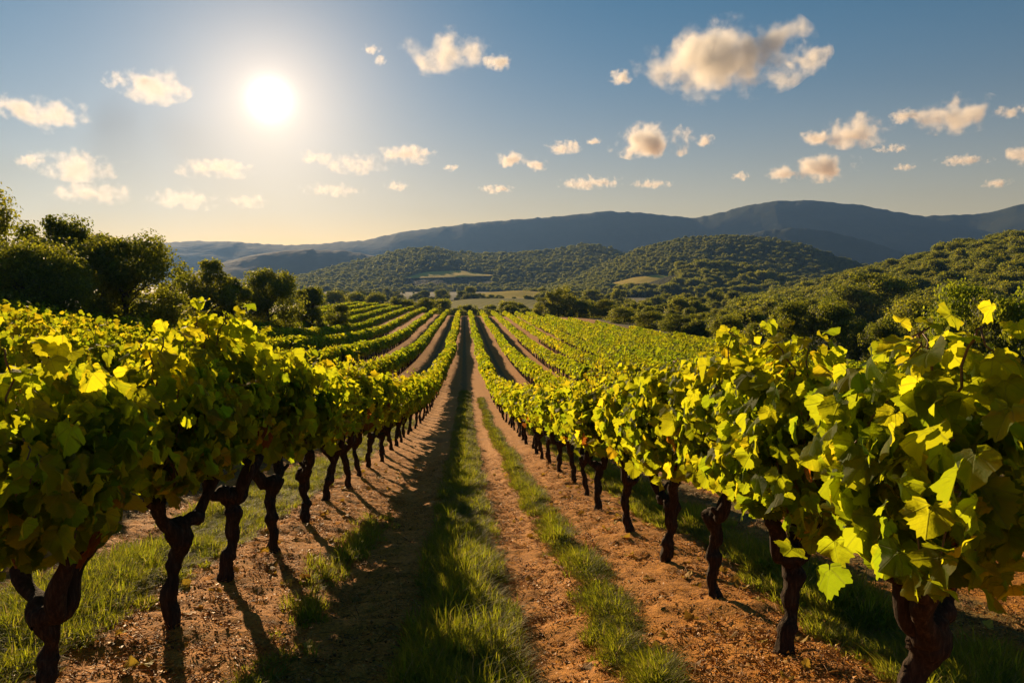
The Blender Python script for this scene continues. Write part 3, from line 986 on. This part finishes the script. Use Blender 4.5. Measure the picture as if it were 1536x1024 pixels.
GT = 'trees along the sunward edge of the vineyard'
TREES = [
    (-35, 292, 160, 52, 'tallest dark tree at the very edge of the picture above the vines', 'broad_tree', 14000, 0.17),
    (78, 322, 105, 58, 'dark rounded tree just behind the tallest edge tree', 'broad_tree', 11000, 0.17),
    (148, 350, 85, 66, 'dark tree crown rising between two broader trees', 'broad_tree', 9000, 0.18),
    (40, 374, 150, 47, 'wide olive-green bush in front of the tallest edge tree', 'bush', 13000, 0.14),
    (190, 361, 150, 52, 'broad dark dome-shaped tree standing over the vine tops', 'broad_tree', 16000, 0.15),
    (255, 425, 40, 70, 'small dark shrub between the dome-shaped tree and feathery tree', 'bush', 4000, 0.15),
    (308, 389, 80, 70, 'lighter feathery tree with a loose open crown', 'feathery_tree', 9000, 0.17),
    (345, 415, 60, 72, 'pale leafy bush beside the feathery tree', 'bush', 6000, 0.17),
    (402, 405, 95, 78, 'compact dark tree with a ragged top at the vineyard edge', 'broad_tree', 13000, 0.17),
    (466, 430, 50, 92, 'narrow dark tree next to the compact ragged tree', 'broad_tree', 7000, 0.18),
    (508, 457, 48, 100, 'low round bush at the end of the tree line', 'bush', 5000, 0.17),
    (268, 398, 18, 230, 'tiny distant tree seen through a gap in the tree line', 'broad_tree', 1500, 0.40),
]
for k, (px, tp, wp, d, lab, nm, nl, lf) in enumerate(TREES):
    put_tree(nm, px, tp, wp, d, lab, 'bush' if nm == 'bush' else 'tree', GT, 40 + k, int(nl * 1.7), lf * 0.9, trunk_h=0.03 if nm == 'bush' else 0.10)

# a few shared tree shapes for everything in the valley
VT = []
for k in range(6):
    h0, w0 = 7.0, 7.6
    VT.append((*tree_meshes(80 + k, h0, w0, 12000, 0.23, 'round', 30, 0.03, False), h0, w0))
VTL = []
for k in range(5):
    VTL.append((*tree_meshes(90 + k, 7.0, 8.0, 6000, 0.36, 'round', 24, 0.02, False), 7.0, 8.0))
M_TREE_BRIGHT = leaf_mat('bright_tree_leaf', [(0.0, (0.05, 0.085, 0.008)), (1.0, (0.17, 0.20, 0.02))], False, 0.45, [(0.0, (0.30, 0.42, 0.012)), (1.0, (0.70, 0.72, 0.03))], 0.55, 0.2, 0.1)
GV = 'trees and bushes in the valley beyond the vineyard'
VAL = [
    (838, 431, 50, 245, 'tall dark tree standing alone past the vine-row crest'),
    (815, 447, 36, 250, 'small bush hugging the tall lone tree past the crest'),
    (868, 452, 46, 240, 'low dark bush just beyond the tall lone tree'),
    (905, 450, 44, 235, 'round bush second beyond the tall lone tree'),
    (935, 462, 52, 200, 'olive bush at the top of the vineyard slope edge'),
    (975, 468, 56, 178, 'lumpy bush along the slope edge under the meadow'),
    (1016, 472, 58, 158, 'wide low bush along the vineyard slope edge'),
    (1050, 470, 46, 170, 'dark small bush behind the slope-edge bushes'),
    (1092, 474, 66, 128, 'broad bush where the vine rows meet the trees'),
    (1140, 486, 50, 118, 'short bush filling the gap before the paired trees'),
    (1188, 455, 74, 112, 'first of two big dark trees standing side by side'),
    (1243, 457, 76, 108, 'second of two big dark trees standing side by side'),
    (1292, 482, 46, 104, 'small bush in the shade of the paired trees'),
    (1325, 478, 62, 100, 'rounded olive bush below the wooded slope'),
    (1372, 452, 84, 125, 'broad olive tree behind the rounded bushes'),
    (1395, 482, 60, 90, 'low green bush beside the tall bright tree'),
    (1445, 432, 96, 82, 'tall bright green tree with billowing crown'),
    (1492, 452, 70, 78, 'dark green tree leaning on the tall bright tree'),
    (1545, 424, 96, 76, 'tall bright tree cut by the edge of the picture'),
    (1312, 411, 110, 240, 'massive dark thicket on the flank of the wooded slope'),
    (1275, 430, 70, 235, 'dark tree tucked against the massive thicket'),
    (500, 437, 40, 330, 'hazy round tree above the far curving rows'),
    (535, 440, 36, 340, 'second hazy round tree above the far curving rows'),
    (565, 441, 36, 330, 'third hazy round tree above the far curving rows'),
    (592, 446, 30, 260, 'dark shrub at the crest of the curving rows'),
    (640, 447, 40, 262, 'low wide shrub above the crest beside the striped field'),
    (612, 450, 34, 258, 'dark low shrub on the crest next to the striped field'),
    (478, 452, 40, 240, 'dark bush at the upper end of the outermost row'),
]
for k, (px, tp, wp, d, lab) in enumerate(VAL):
    vt = VT[k % 6]
    if 'bright' in lab and 'bush' not in lab and 'dark' not in lab:
        me_ = vt[0].copy()
        me_.materials[0] = M_TREE_BRIGHT
        vt = (me_, *vt[1:])
    put_tree('bush' if 'bush' in lab or 'shrub' in lab else 'valley_tree', px, tp, wp, d, lab, 'bush' if 'bush' in lab or 'shrub' in lab else 'tree', GV, 140 + k, 0, 0, meshes=vt, sink=0.4)


# ------------------------------------------------------------------ scattering for uncountable stuff
def scatter(name, pts, rot, scl, protos, which, label, cat):
    n = len(pts)
    me = bpy.data.meshes.new(name)
    me.vertices.add(n)
    me.vertices.foreach_set('co', np.asarray(pts, np.float32).ravel())
    for an, typ, key, data in (('rot', 'FLOAT_VECTOR', 'vector', rot), ('scl', 'FLOAT_VECTOR', 'vector', scl), ('idx', 'INT', 'value', which)):
        a = me.attributes.new(an, typ, 'POINT')
        a.data.foreach_set(key, np.asarray(data, np.int32 if typ == 'INT' else np.float32).ravel())
    o = link(name, me)
    set_props(o, label, cat, kind='stuff')
    ng = bpy.data.node_groups.new(name + '_scatter', 'GeometryNodeTree')
    ng.interface.new_socket('Geometry', in_out='INPUT', socket_type='NodeSocketGeometry')
    ng.interface.new_socket('Geometry', in_out='OUTPUT', socket_type='NodeSocketGeometry')
    N, L = ng.nodes, ng.links
    gi, go = N.new('NodeGroupInput'), N.new('NodeGroupOutput')
    g2i = N.new('GeometryNodeGeometryToInstance')
    for p in reversed(protos):
        oi = N.new('GeometryNodeObjectInfo')
        oi.inputs['Object'].default_value = p
        oi.inputs['As Instance'].default_value = True
        L.new(oi.outputs['Geometry'], g2i.inputs[0])
    join = g2i
    # Geometry to Instance makes one instance per input link
    iop = N.new('GeometryNodeInstanceOnPoints')
    iop.inputs['Pick Instance'].default_value = True

    def attr(nm, dt):
        nd = N.new('GeometryNodeInputNamedAttribute')
        nd.data_type = dt
        nd.inputs['Name'].default_value = nm
        return nd.outputs[0]
    e2r = N.new('FunctionNodeEulerToRotation')
    L.new(attr('rot', 'FLOAT_VECTOR'), e2r.inputs[0])
    L.new(gi.outputs[0], iop.inputs['Points'])
    L.new(join.outputs[0], iop.inputs['Instance'])
    L.new(attr('idx', 'INT'), iop.inputs['Instance Index'])
    L.new(e2r.outputs[0], iop.inputs['Rotation'])
    L.new(attr('scl', 'FLOAT_VECTOR'), iop.inputs['Scale'])
    L.new(iop.outputs[0], go.inputs[0])
    md = o.modifiers.new('scatter', 'NODES')
    md.node_group = ng
    return o


def proto(name, me):
    return bpy.data.objects.new(name, me)          # never linked: only seen through its instances


# grass ------------------------------------------------------------
def tuft(seed, nb, h, spread, dry=0.13):
    rng = np.random.default_rng(seed)
    acc = Acc()
    t = np.linspace(0, 1, 5)
    Vs, tint = [], []
    for b in range(nb):
        a = rng.uniform(0, 6.283)
        rr = spread * math.sqrt(rng.random())
        p0 = np.array([math.cos(a) * rr, math.sin(a) * rr, -0.01])
        H = h * rng.uniform(0.45, 1.15)
        la = a + rng.normal(0, 1.0)
        lean = H * rng.uniform(0.15, 0.95)
        dirv = np.array([math.cos(la), math.sin(la), 0])
        mid = p0 + dirv * lean * (t ** 1.9)[:, None] + np.array([0, 0, 1]) * (H * (t - 0.28 * t ** 3))[:, None]
        wd = np.array([-math.sin(la), math.cos(la), 0]) * rng.uniform(0.0018, 0.0036)
        wt_ = np.array([1, 1.05, 0.85, 0.5, 0.04])[:, None]
        Vs.append(np.stack([mid - wd * wt_, mid + wd * wt_], 1).reshape(-1, 3))
        c = rng.uniform(0.1, 0.75) if rng.random() > dry else rng.uniform(0.85, 1.0)
        tint.append(np.tile([c, rng.uniform(0.2, 0.8), 0, 0], (10, 1)))
    q1 = np.array([[0, 1, 3, 2], [2, 3, 5, 4], [4, 5, 7, 6], [6, 7, 9, 8]])
    q_ = (q1[None] + (np.arange(nb) * 10)[:, None, None]).reshape(-1, 4)
    acc.add(np.vstack(Vs), [q_], 0, np.vstack(tint))
    return acc.mesh('tuft', [M_GRASS])


TUFTS = [proto('grass_tuft', tuft(500 + k, 34, 0.13, 0.05)) for k in range(5)] + [proto('grass_tuft', tuft(510 + k, 26, 0.20, 0.06, 0.16)) for k in range(3)]


def grass_strip(name, label, xc, hw, y0, y1, dens, seed, hs=1.0, wav=0.12, gap=0.0):
    rng = np.random.default_rng(seed)
    n = int((y1 - y0) * 2 * hw * dens)
    u = rng.random(n)
    y = y0 + (y1 - y0) * u ** 1.7
    off = np.clip(rng.normal(0, 0.55, n), -1.15, 1.15)
    x = xc + wav * 2 * fbm(y * 0.5, y * 0 + seed, 3, seed) + off * hw
    cl = fbm(x * 3.0, y * 2.2, 3, seed + 1) + 0.5
    keep = cl > (0.36 + gap) * (0.7 + 0.3 * np.abs(off)) + rng.uniform(-0.12, 0.12, n)
    x, y, off, cl = x[keep], y[keep], off[keep], cl[keep]
    n = len(x)
    z = ground(x, y, True)
    h = hs * (0.45 + 1.1 * sm(cl, 0.3, 0.7)) * (1.05 - 0.3 * np.abs(off)) * rng.uniform(0.7, 1.25, n)
    wv = np.clip(0.85 + y * 0.02, 0.85, 1.7)
    scl = np.stack([wv, wv, h], -1)
    rot = np.stack([rng.normal(0, 0.1, n), rng.normal(0, 0.1, n), rng.uniform(0, 6.28, n)], -1)
    which = np.where(rng.random(n) < 0.8, rng.integers(0, 5, n), rng.integers(5, 8, n))
    scatter(name, np.stack([x, y, z], -1), rot, scl, TUFTS, which, label, 'grass')


grass_strip('grass', 'tall green grass strip down the middle of the path', -0.03, 0.25, 2.3, 50, 520, 1, 0.92, 0.05)
grass_strip('grass', 'patchy grass strip on the sunlit side of the path', 0.90, 0.14, 2.6, 45, 330, 2, 0.65, 0.08, 0.04)
grass_strip('grass', 'green grass lane behind the shaded vine row', -2.30, 0.34, 2.8, 30, 420, 3, 0.75, 0.08)
grass_strip('grass', 'shaded grass lane behind the sunlit vine row', 2.35, 0.34, 2.8, 40, 420, 4, 0.9, 0.08)
grass_strip('grass', 'sparse grass tufts in the shaded wheel track', -1.02, 0.16, 2.6, 9, 160, 6, 0.7, 0.08, 0.16)
grass_strip('grass', 'thin weeds scattered over the lane under the outer vines', -3.9, 0.5, 4, 16, 90, 7, 0.6, 0.2, 0.08)


# dry litter and clods ------------------------------------------------
def litter_proto(seed, kind):
    rng = np.random.default_rng(seed)
    acc = Acc()
    nb = 9
    for b in range(nb):
        p = np.append(rng.uniform(-0.06, 0.06, 2), rng.uniform(0.0, 0.008))
        c = np.clip(rng.normal(0.45, 0.22), 0, 1)
        a = rng.uniform(0, 6.28)
        if kind == 0:      # straw and cane bits
            L = rng.uniform(0.02, 0.075)
            d = np.array([math.cos(a), math.sin(a), rng.normal(0, 0.25)]) * L / 2
            V, q_, t_ = tube(np.array([p - d, p + d * 0.1 + [0, 0, 0.003], p + d]), [0.0016, 0.002, 0.0011], 4)
        elif kind == 1:    # curled leaf scraps
            k = 6
            th = np.sort(rng.uniform(0, 6.28, k))
            s = rng.uniform(0.005, 0.014)
            V = np.stack([np.cos(th) * s, np.sin(th) * s * rng.uniform(0.5, 1), rng.uniform(0, 0.012, k)], -1) + p
            q_, t_ = np.arange(6)[None, :4], np.array([[0, 3, 4], [0, 4, 5]])
        else:              # clods
            s = rng.uniform(0.003, 0.010)
            g = np.array([[1, 0, 0], [-1, 0, 0], [0, 1, 0], [0, -1, 0], [0, 0, 1], [0, 0, -1.]]) * s * rng.uniform(0.6, 1.3, (6, 1))
            V = g @ np.array([[math.cos(a), -math.sin(a), 0], [math.sin(a), math.cos(a), 0], [0, 0, 0.8]]) + p
            t_ = np.array([[0, 2, 4], [2, 1, 4], [1, 3, 4], [3, 0, 4], [2, 0, 5], [1, 2, 5], [3, 1, 5], [0, 3, 5]])
            q_ = np.zeros((0, 4), int)
            c *= 0.9
        acc.add(V, [q_, t_], 0, np.tile([c, rng.uniform(0.1, 0.8), 0, 0], (len(V), 1)))
    return acc.mesh('litter', [M_LITTER], smooth=False)


LIT = [proto('litter_bits', litter_proto(600 + k, k % 3)) for k in range(9)]
rng = np.random.default_rng(77)
n = 26000
y = 2.3 + 15 * rng.random(n) ** 1.8
x = rng.uniform(-1, 1, n) * (2.1 + 0.45 * y)
dens = fbm(x * 1.3, y * 1.3, 3, 21) + 0.5
keep = (dens + rng.uniform(-0.2, 0.2, n) > 0.40) & ~((np.abs(x + 0.03) < 0.2))
x, y = x[keep], y[keep]
n = len(x)
s = rng.uniform(0.6, 1.3, n)
scatter('soil_litter', np.stack([x, y, ground(x, y, True) + 0.002], -1), np.stack([rng.normal(0, 0.15, n), rng.normal(0, 0.15, n), rng.uniform(0, 6.28, n)], -1),
        np.stack([s, s, s], -1), LIT, np.array([0, 1, 3, 4, 6, 7, 0, 3, 6, 1, 4, 7, 2, 5, 8])[rng.integers(0, 15, n)], 'dry leaf scraps, straw and clods strewn over the reddish soil', 'litter')

M_FALLEN = leaf_mat('fallen_leaf', [(0.0, (0.16, 0.07, 0.02)), (0.6, (0.36, 0.20, 0.03)), (1.0, (0.45, 0.36, 0.05))], True, 0.3, [(0.0, (0.2, 0.08, 0.02)), (1.0, (0.6, 0.4, 0.04))], 0.6, 0.6, 0.1)


def fallen_leaf(seed):
    rng = np.random.default_rng(seed)
    TV, TF = LEAF_HI[seed % len(LEAF_HI)]
    TV = TV * 0.075
    TV[:, 2] += 0.022 * (TV[:, 0] / 0.04) ** 2 * rng.uniform(0.2, 1.0) + 0.004
    acc = Acc()
    acc.add(TV, TF, 0, np.tile([rng.random(), rng.random(), 0.8, 0], (len(TV), 1)), TV / 0.075)
    return acc.mesh('fallen_leaf', [M_FALLEN])


FL = [proto('fallen_leaf', fallen_leaf(k)) for k in range(8)]
rng = np.random.default_rng(78)
n = 420
y = 2.6 + 13 * rng.random(n) ** 1.5
x = np.where(rng.random(n) < 0.7, np.where(rng.random(n) < 0.5, XL, XR) + rng.normal(0, 0.42, n), rng.uniform(-3, 3, n))
scatter('fallen_leaves', np.stack([x, y, ground(x, y, True) + 0.006], -1), np.stack([rng.normal(0, 0.25, n), rng.normal(0, 0.25, n), rng.uniform(0, 6.28, n)], -1),
        np.repeat(rng.uniform(0.5, 1.2, n)[:, None], 3, 1), FL, rng.integers(0, 8, n), 'fallen brown and yellow vine leaves lying under the rows', 'leaves')

# woodland -------------------------------------------------------------
WOOD = [proto('woodland_tree', v[0]) for v in VTL]


def wood_scatter(name, pts, size, label, seed, flat=0.85):
    rng = np.random.default_rng(seed)
    n = len(pts)
    s = size * np.clip(np.exp(rng.normal(-0.08, 0.38, n)), 0.4, 2.1) / 8.0
    scl = np.stack([s * rng.uniform(0.85, 1.2, n), s * rng.uniform(0.85, 1.2, n), s * flat * rng.uniform(0.75, 1.25, n)], -1)
    rot = np.stack([np.zeros(n), np.zeros(n), rng.uniform(0, 6.28, n)], -1)
    scatter(name, pts, rot, scl, WOOD, rng.integers(0, len(WOOD), n), label, 'woodland')


def hill_points(h, n, vlo, vhi, size, seed, amin=None, amax=None, gap=None):
    rng = np.random.default_rng(seed)
    a = rng.uniform(h.az[0] if amin is None else amin, h.az[-1] if amax is None else amax, n)
    v = rng.uniform(vlo, vhi, n)
    P = h.xyz(a, v)
    P[:, 2] -= 0.25 * size
    px_, py_ = to_px(P)
    for xs, lo, hi in FIELDS:
        P = P[~((px_ > xs[0]) & (px_ < xs[-1]) & (py_ < np.interp(px_, xs, lo) + 14) & (py_ > np.interp(px_, xs, hi)))]
        px_, py_ = to_px(P)
    if gap is not None:
        k = fbm(P[:, 0] / gap[0], P[:, 1] / gap[0], 3, seed) + 0.5
        P = P[k > gap[1]]
    return P


edge_az = R(38)
wood_scatter('hillside_woodland', hill_points(H_RIGHT, 11000, -1.0, 0.06, 7, 1, None, edge_az), np.float64(6.6), 'dense wood covering the near slope that climbs from the valley', 11)
wood_scatter('hillside_woodland', hill_points(H_SPUR, 3000, -1.0, 0.1, 9, 2), np.float64(9.0), 'dark wood on the low spur in mid valley', 12)
wood_scatter('hillside_woodland', hill_points(H_ROUND, 22000, -1.0, 0.03, 7, 3), np.float64(6.0), 'forest covering the rounded middle hill', 13)
wood_scatter('hillside_woodland', hill_points(H_CENT, 22000, -1.0, 0.03, 8, 4), np.float64(7.0), 'forest on the long hill beyond the crest of the rows', 14)
rng = np.random.default_rng(91)
n = 5200
a = rng.uniform(R(-24), R(36), n)
d = 85 + 1150 * rng.random(n) ** 0.9
x, y = np.sin(a) * d, np.cos(a) * d
clear = (y > 246 + 0.1 * np.abs(x)) | (x > 40 + 0.06 * np.maximum(0, 120 - y))
clear &= ~((x < 0) & (y < 262))
stripe = fbm(x / 160.0, y / 60.0, 3, 5) + 0.5
clear &= stripe > np.where(d < 200, 0.36, 0.52)
# keep the open fields open
pxl = 768 + F_PX * np.tan(a - YAW)
clear &= ~((pxl > 640) & (pxl < 870) & (d > 380) & (d < 660))
clear &= ~((pxl > 600) & (pxl < 760) & (d > 760) & (d < 1160))
clear &= ~((pxl > 905) & (pxl < 1045) & (d > 600) & (d < 830))
x, y, d = x[clear], y[clear], d[clear]
wood_scatter('valley_scrub', np.stack([x, y, ground(x, y) - 0.8], -1), 4.2 + 2.5 * sm(d, 150, 600), 'scrub and small trees dotted over the valley floor', 15)

# ------------------------------------------------------------------ clouds
def cloud_mat():
    m, n = new_mat('cloud_vapour')
    tc = n.n('ShaderNodeTexCoord')
    sc_ = n.n('ShaderNodeAttribute', attribute_type='OBJECT', attribute_name='puff_scale').outputs['Fac']
    den = n.n('ShaderNodeAttribute', attribute_type='OBJECT', attribute_name='puff_density').outputs['Fac']
    rnd = n.n('ShaderNodeAttribute', attribute_type='OBJECT', attribute_name='puff_seed').outputs['Fac']
    g = n.vm('MULTIPLY', n.vm('SUBTRACT', tc.outputs['Generated'], (0.5, 0.42, 0.5)), (2.0, 2.0, 2.0))
    r = n.vm('LENGTH', n.vm('MULTIPLY', n.vm('SUBTRACT', tc.outputs['Generated'], (0.5, 0.5, 0.44)), (2.0, 2.0, 2.0)))
    seed = n.n('ShaderNodeCombineXYZ', ins={0: rnd, 1: n.m('MULTIPLY', rnd, 1.7), 2: n.m('MULTIPLY', rnd, 0.6)}).outputs[0]
    p = n.vm('ADD', tc.outputs['Object'], seed)
    big = n.noise(p, n.m('MULTIPLY', sc_, 1.0), 1.0, 0.5)
    det = n.noise(p, n.m('MULTIPLY', sc_, 3.0), 6.0, 0.64)
    f = n.m('ADD', n.m('MULTIPLY', n.m('SUBTRACT', big, 0.5), 2.0), n.m('MULTIPLY', n.m('SUBTRACT', det, 0.5), 1.5))
    f = n.m('ADD', f, n.m('SUBTRACT', 0.66, r))
    d = n.m('MULTIPLY', n.sstep(f, 0.0, 0.75), den)
    v = n.n('ShaderNodeVolumePrincipled', ins={'Color': (1.0, 0.985, 0.96, 1), 'Density': d, 'Anisotropy': 0.3})
    n.n('ShaderNodeOutputMaterial', ins={'Volume': v.outputs[0]})
    return m


M_CLOUD = cloud_mat()
CLOUDS = [
    (1085, 86, 215, 100, 'largest cloud, creamy cumulus with a grey heart', 1.0),
    (1215, 84, 52, 46, 'small bright cloud touching the largest cumulus', 0.9),
    (668, 78, 120, 54, 'bright ragged cloud high beside the sun glow', 0.9),
    (747, 91, 40, 24, 'little cloud trailing the bright ragged one', 0.8),
    (230, 127, 86, 42, 'white cloud high on the sun side of the sky', 0.9),
    (172, 119, 30, 20, 'wisp leading the white cloud near the sun', 0.6),
    (75, 170, 84, 40, 'cream cloud above the trees with a lumpy top', 0.9),
    (22, 156, 42, 34, 'puff joined to the lumpy-topped cream cloud', 0.9),
    (978, 211, 120, 44, 'second largest cloud, flat-based with grey middle', 1.0),
    (1057, 209, 26, 18, 'tiny puff next to the flat-based cloud', 0.7),
    (1283, 196, 84, 40, 'cream cloud over the highest mountain', 0.9),
    (1225, 204, 40, 22, 'faint puff leading the mountain-top cloud', 0.7),
    (1432, 171, 98, 42, 'slanting cream cloud alone over the mountains', 0.9),
    (1358, 173, 40, 18, 'thin wisp before the slanting cloud', 0.7),
    (1238, 249, 80, 38, 'grey-tipped cloud hanging low over the mountain', 1.0),
    (1172, 259, 40, 24, 'pale puff trailing below the grey-tipped cloud', 0.7),
    (930, 115, 34, 20, 'lone small cloud ahead of the largest cumulus', 0.7),
    (606, 231, 92, 28, 'flat cream cloud below the sun, brightest of the low ones', 0.9),
    (535, 246, 90, 28, 'long pale cloud under the sun', 0.6),
    (475, 236, 60, 20, 'hazy wisp directly under the sun', 0.45),
    (320, 252, 100, 28, 'wide pale cloud low on the sun side', 0.7),
    (112, 246, 110, 36, 'cream cloud bank over the tree line', 0.9),
    (45, 240, 32, 20, 'small puff ahead of the tree-line cloud bank', 0.8),
    (766, 238, 46, 22, 'rounded puff low over the centre of the valley', 0.8),
    (803, 247, 34, 18, 'small puff beside the rounded valley puff', 0.7),
    (846, 219, 52, 20, 'slim slanting cloud over the mid valley', 0.7),
    (885, 273, 98, 18, 'long flat cloud low over the ridge', 0.8),
    (975, 275, 60, 14, 'thin streak of cloud after the long flat one', 0.5),
    (745, 283, 52, 13, 'small flat cloud just over the ridge', 0.6),
    (594, 278, 36, 15, 'small flat cloud under the brightest low cloud', 0.6),
    (500, 284, 90, 18, 'faint cloud streak near the horizon glow', 0.4),
    (275, 298, 96, 28, 'brownish cloud low in the horizon glow', 0.7),
    (140, 287, 100, 30, 'dusky cloud just over the tree tops', 0.7),
    (370, 300, 60, 22, 'dim cloud patch close to the horizon glow', 0.4),
    (1447, 239, 62, 14, 'flat streak over the mountain shoulder', 0.6),
    (1530, 231, 44, 24, 'cloud cut by the picture edge over the mountains', 0.8),
    (1338, 222, 44, 11, 'thin streak below the mountain-top cloud', 0.5),
    (1357, 250, 26, 10, 'tiny puff lowest over the mountain saddle', 0.5),
    (1495, 274, 34, 12, 'tiny low puff close above the mountain shoulder', 0.5),
    (1112, 264, 26, 13, 'tiny puff above the ridge before the pale puff', 0.6),
    (558, 74, 26, 12, 'tiny high streak near the sun', 0.6),
    (570, 90, 16, 14, 'tiniest puff under the high streak', 0.6),
    (1520, 166, 40, 16, 'faint wisp at the edge beyond the slanting cloud', 0.5),
    (677, 250, 22, 12, 'tiny puff trailing the flat cream cloud', 0.6),
    (890, 212, 20, 10, 'speck of cloud before the flat-based cloud', 0.6),
]
for k, (px, py, wpx, hpx, lab, dn) in enumerate(CLOUDS):
    dv = ray(px, py)
    rng_ = (1250 - EYE) / dv[2]
    rng_ = min(rng_, 9500)
    pos = np.array([0, 0, EYE]) + dv * rng_
    W, Hh = wpx / F_PX * rng_ * 1.24, hpx / F_PX * rng_ * 1.34
    bmv = []
    # rounded envelope
    nu, nv_ = 14, 9
    for j in range(nv_):
        ph = math.pi * j / (nv_ - 1)
        for i in range(nu):
            th = 2 * math.pi * i / nu
            bmv.append((W / 2 * math.sin(ph) * math.cos(th), min(W, Hh * 1.6) / 2 * math.sin(ph) * math.sin(th), Hh / 2 * math.cos(ph)))
    ii = np.arange(nu * nv_).reshape(nv_, nu)
    qf = np.stack([ii[:-1], ii[1:], np.roll(ii[1:], -1, 1), np.roll(ii[:-1], -1, 1)], -1).reshape(-1, 4)
    o = link('cloud', np_mesh('cloud', bmv, [qf], M_CLOUD), loc=pos)
    o.rotation_euler = (0, 0, -math.atan2(dv[0], dv[1]))
    o['puff_scale'] = 2.0 / (Hh * 0.9)
    o['puff_density'] = (3.3 if px < 720 else 7.5 if dn == 1.0 else 4.5) * dn / Hh
    o['puff_seed'] = 137.0 * (k + 1)
    set_props(o, lab, 'cloud', 'clouds in the evening sky')

# ------------------------------------------------------------------ haze
hx, hy0, hy1, hz0, hz1 = 5650, -45, 6250, -20, 560
hv = [(-hx, hy0, hz0), (hx, hy0, hz0), (hx, hy1, hz0), (-hx, hy1, hz0), (-hx, hy0, hz1), (hx, hy0, hz1), (hx, hy1, hz1), (-hx, hy1, hz1)]
hf = np.array([[0, 3, 2, 1], [4, 5, 6, 7], [0, 1, 5, 4], [1, 2, 6, 5], [2, 3, 7, 6], [3, 0, 4, 7]])
m, nn = new_mat('evening_haze')
pv = nn.n('ShaderNodeVolumePrincipled', ins={'Color': (0.10, 0.40, 1.0, 1), 'Density': 0.000066, 'Anisotropy': 0.0})
pw = nn.n('ShaderNodeVolumePrincipled', ins={'Color': (1.0, 0.72, 0.42, 1), 'Density': 0.000012, 'Anisotropy': 0.66})
av = nn.n('ShaderNodeAddShader', ins={0: pv.outputs[0], 1: pw.outputs[0]})
nn.n('ShaderNodeOutputMaterial', ins={'Volume': av.outputs[0]})
set_props(link('haze', np_mesh('haze', hv, [hf], m, smooth=False)), kind='stuff')
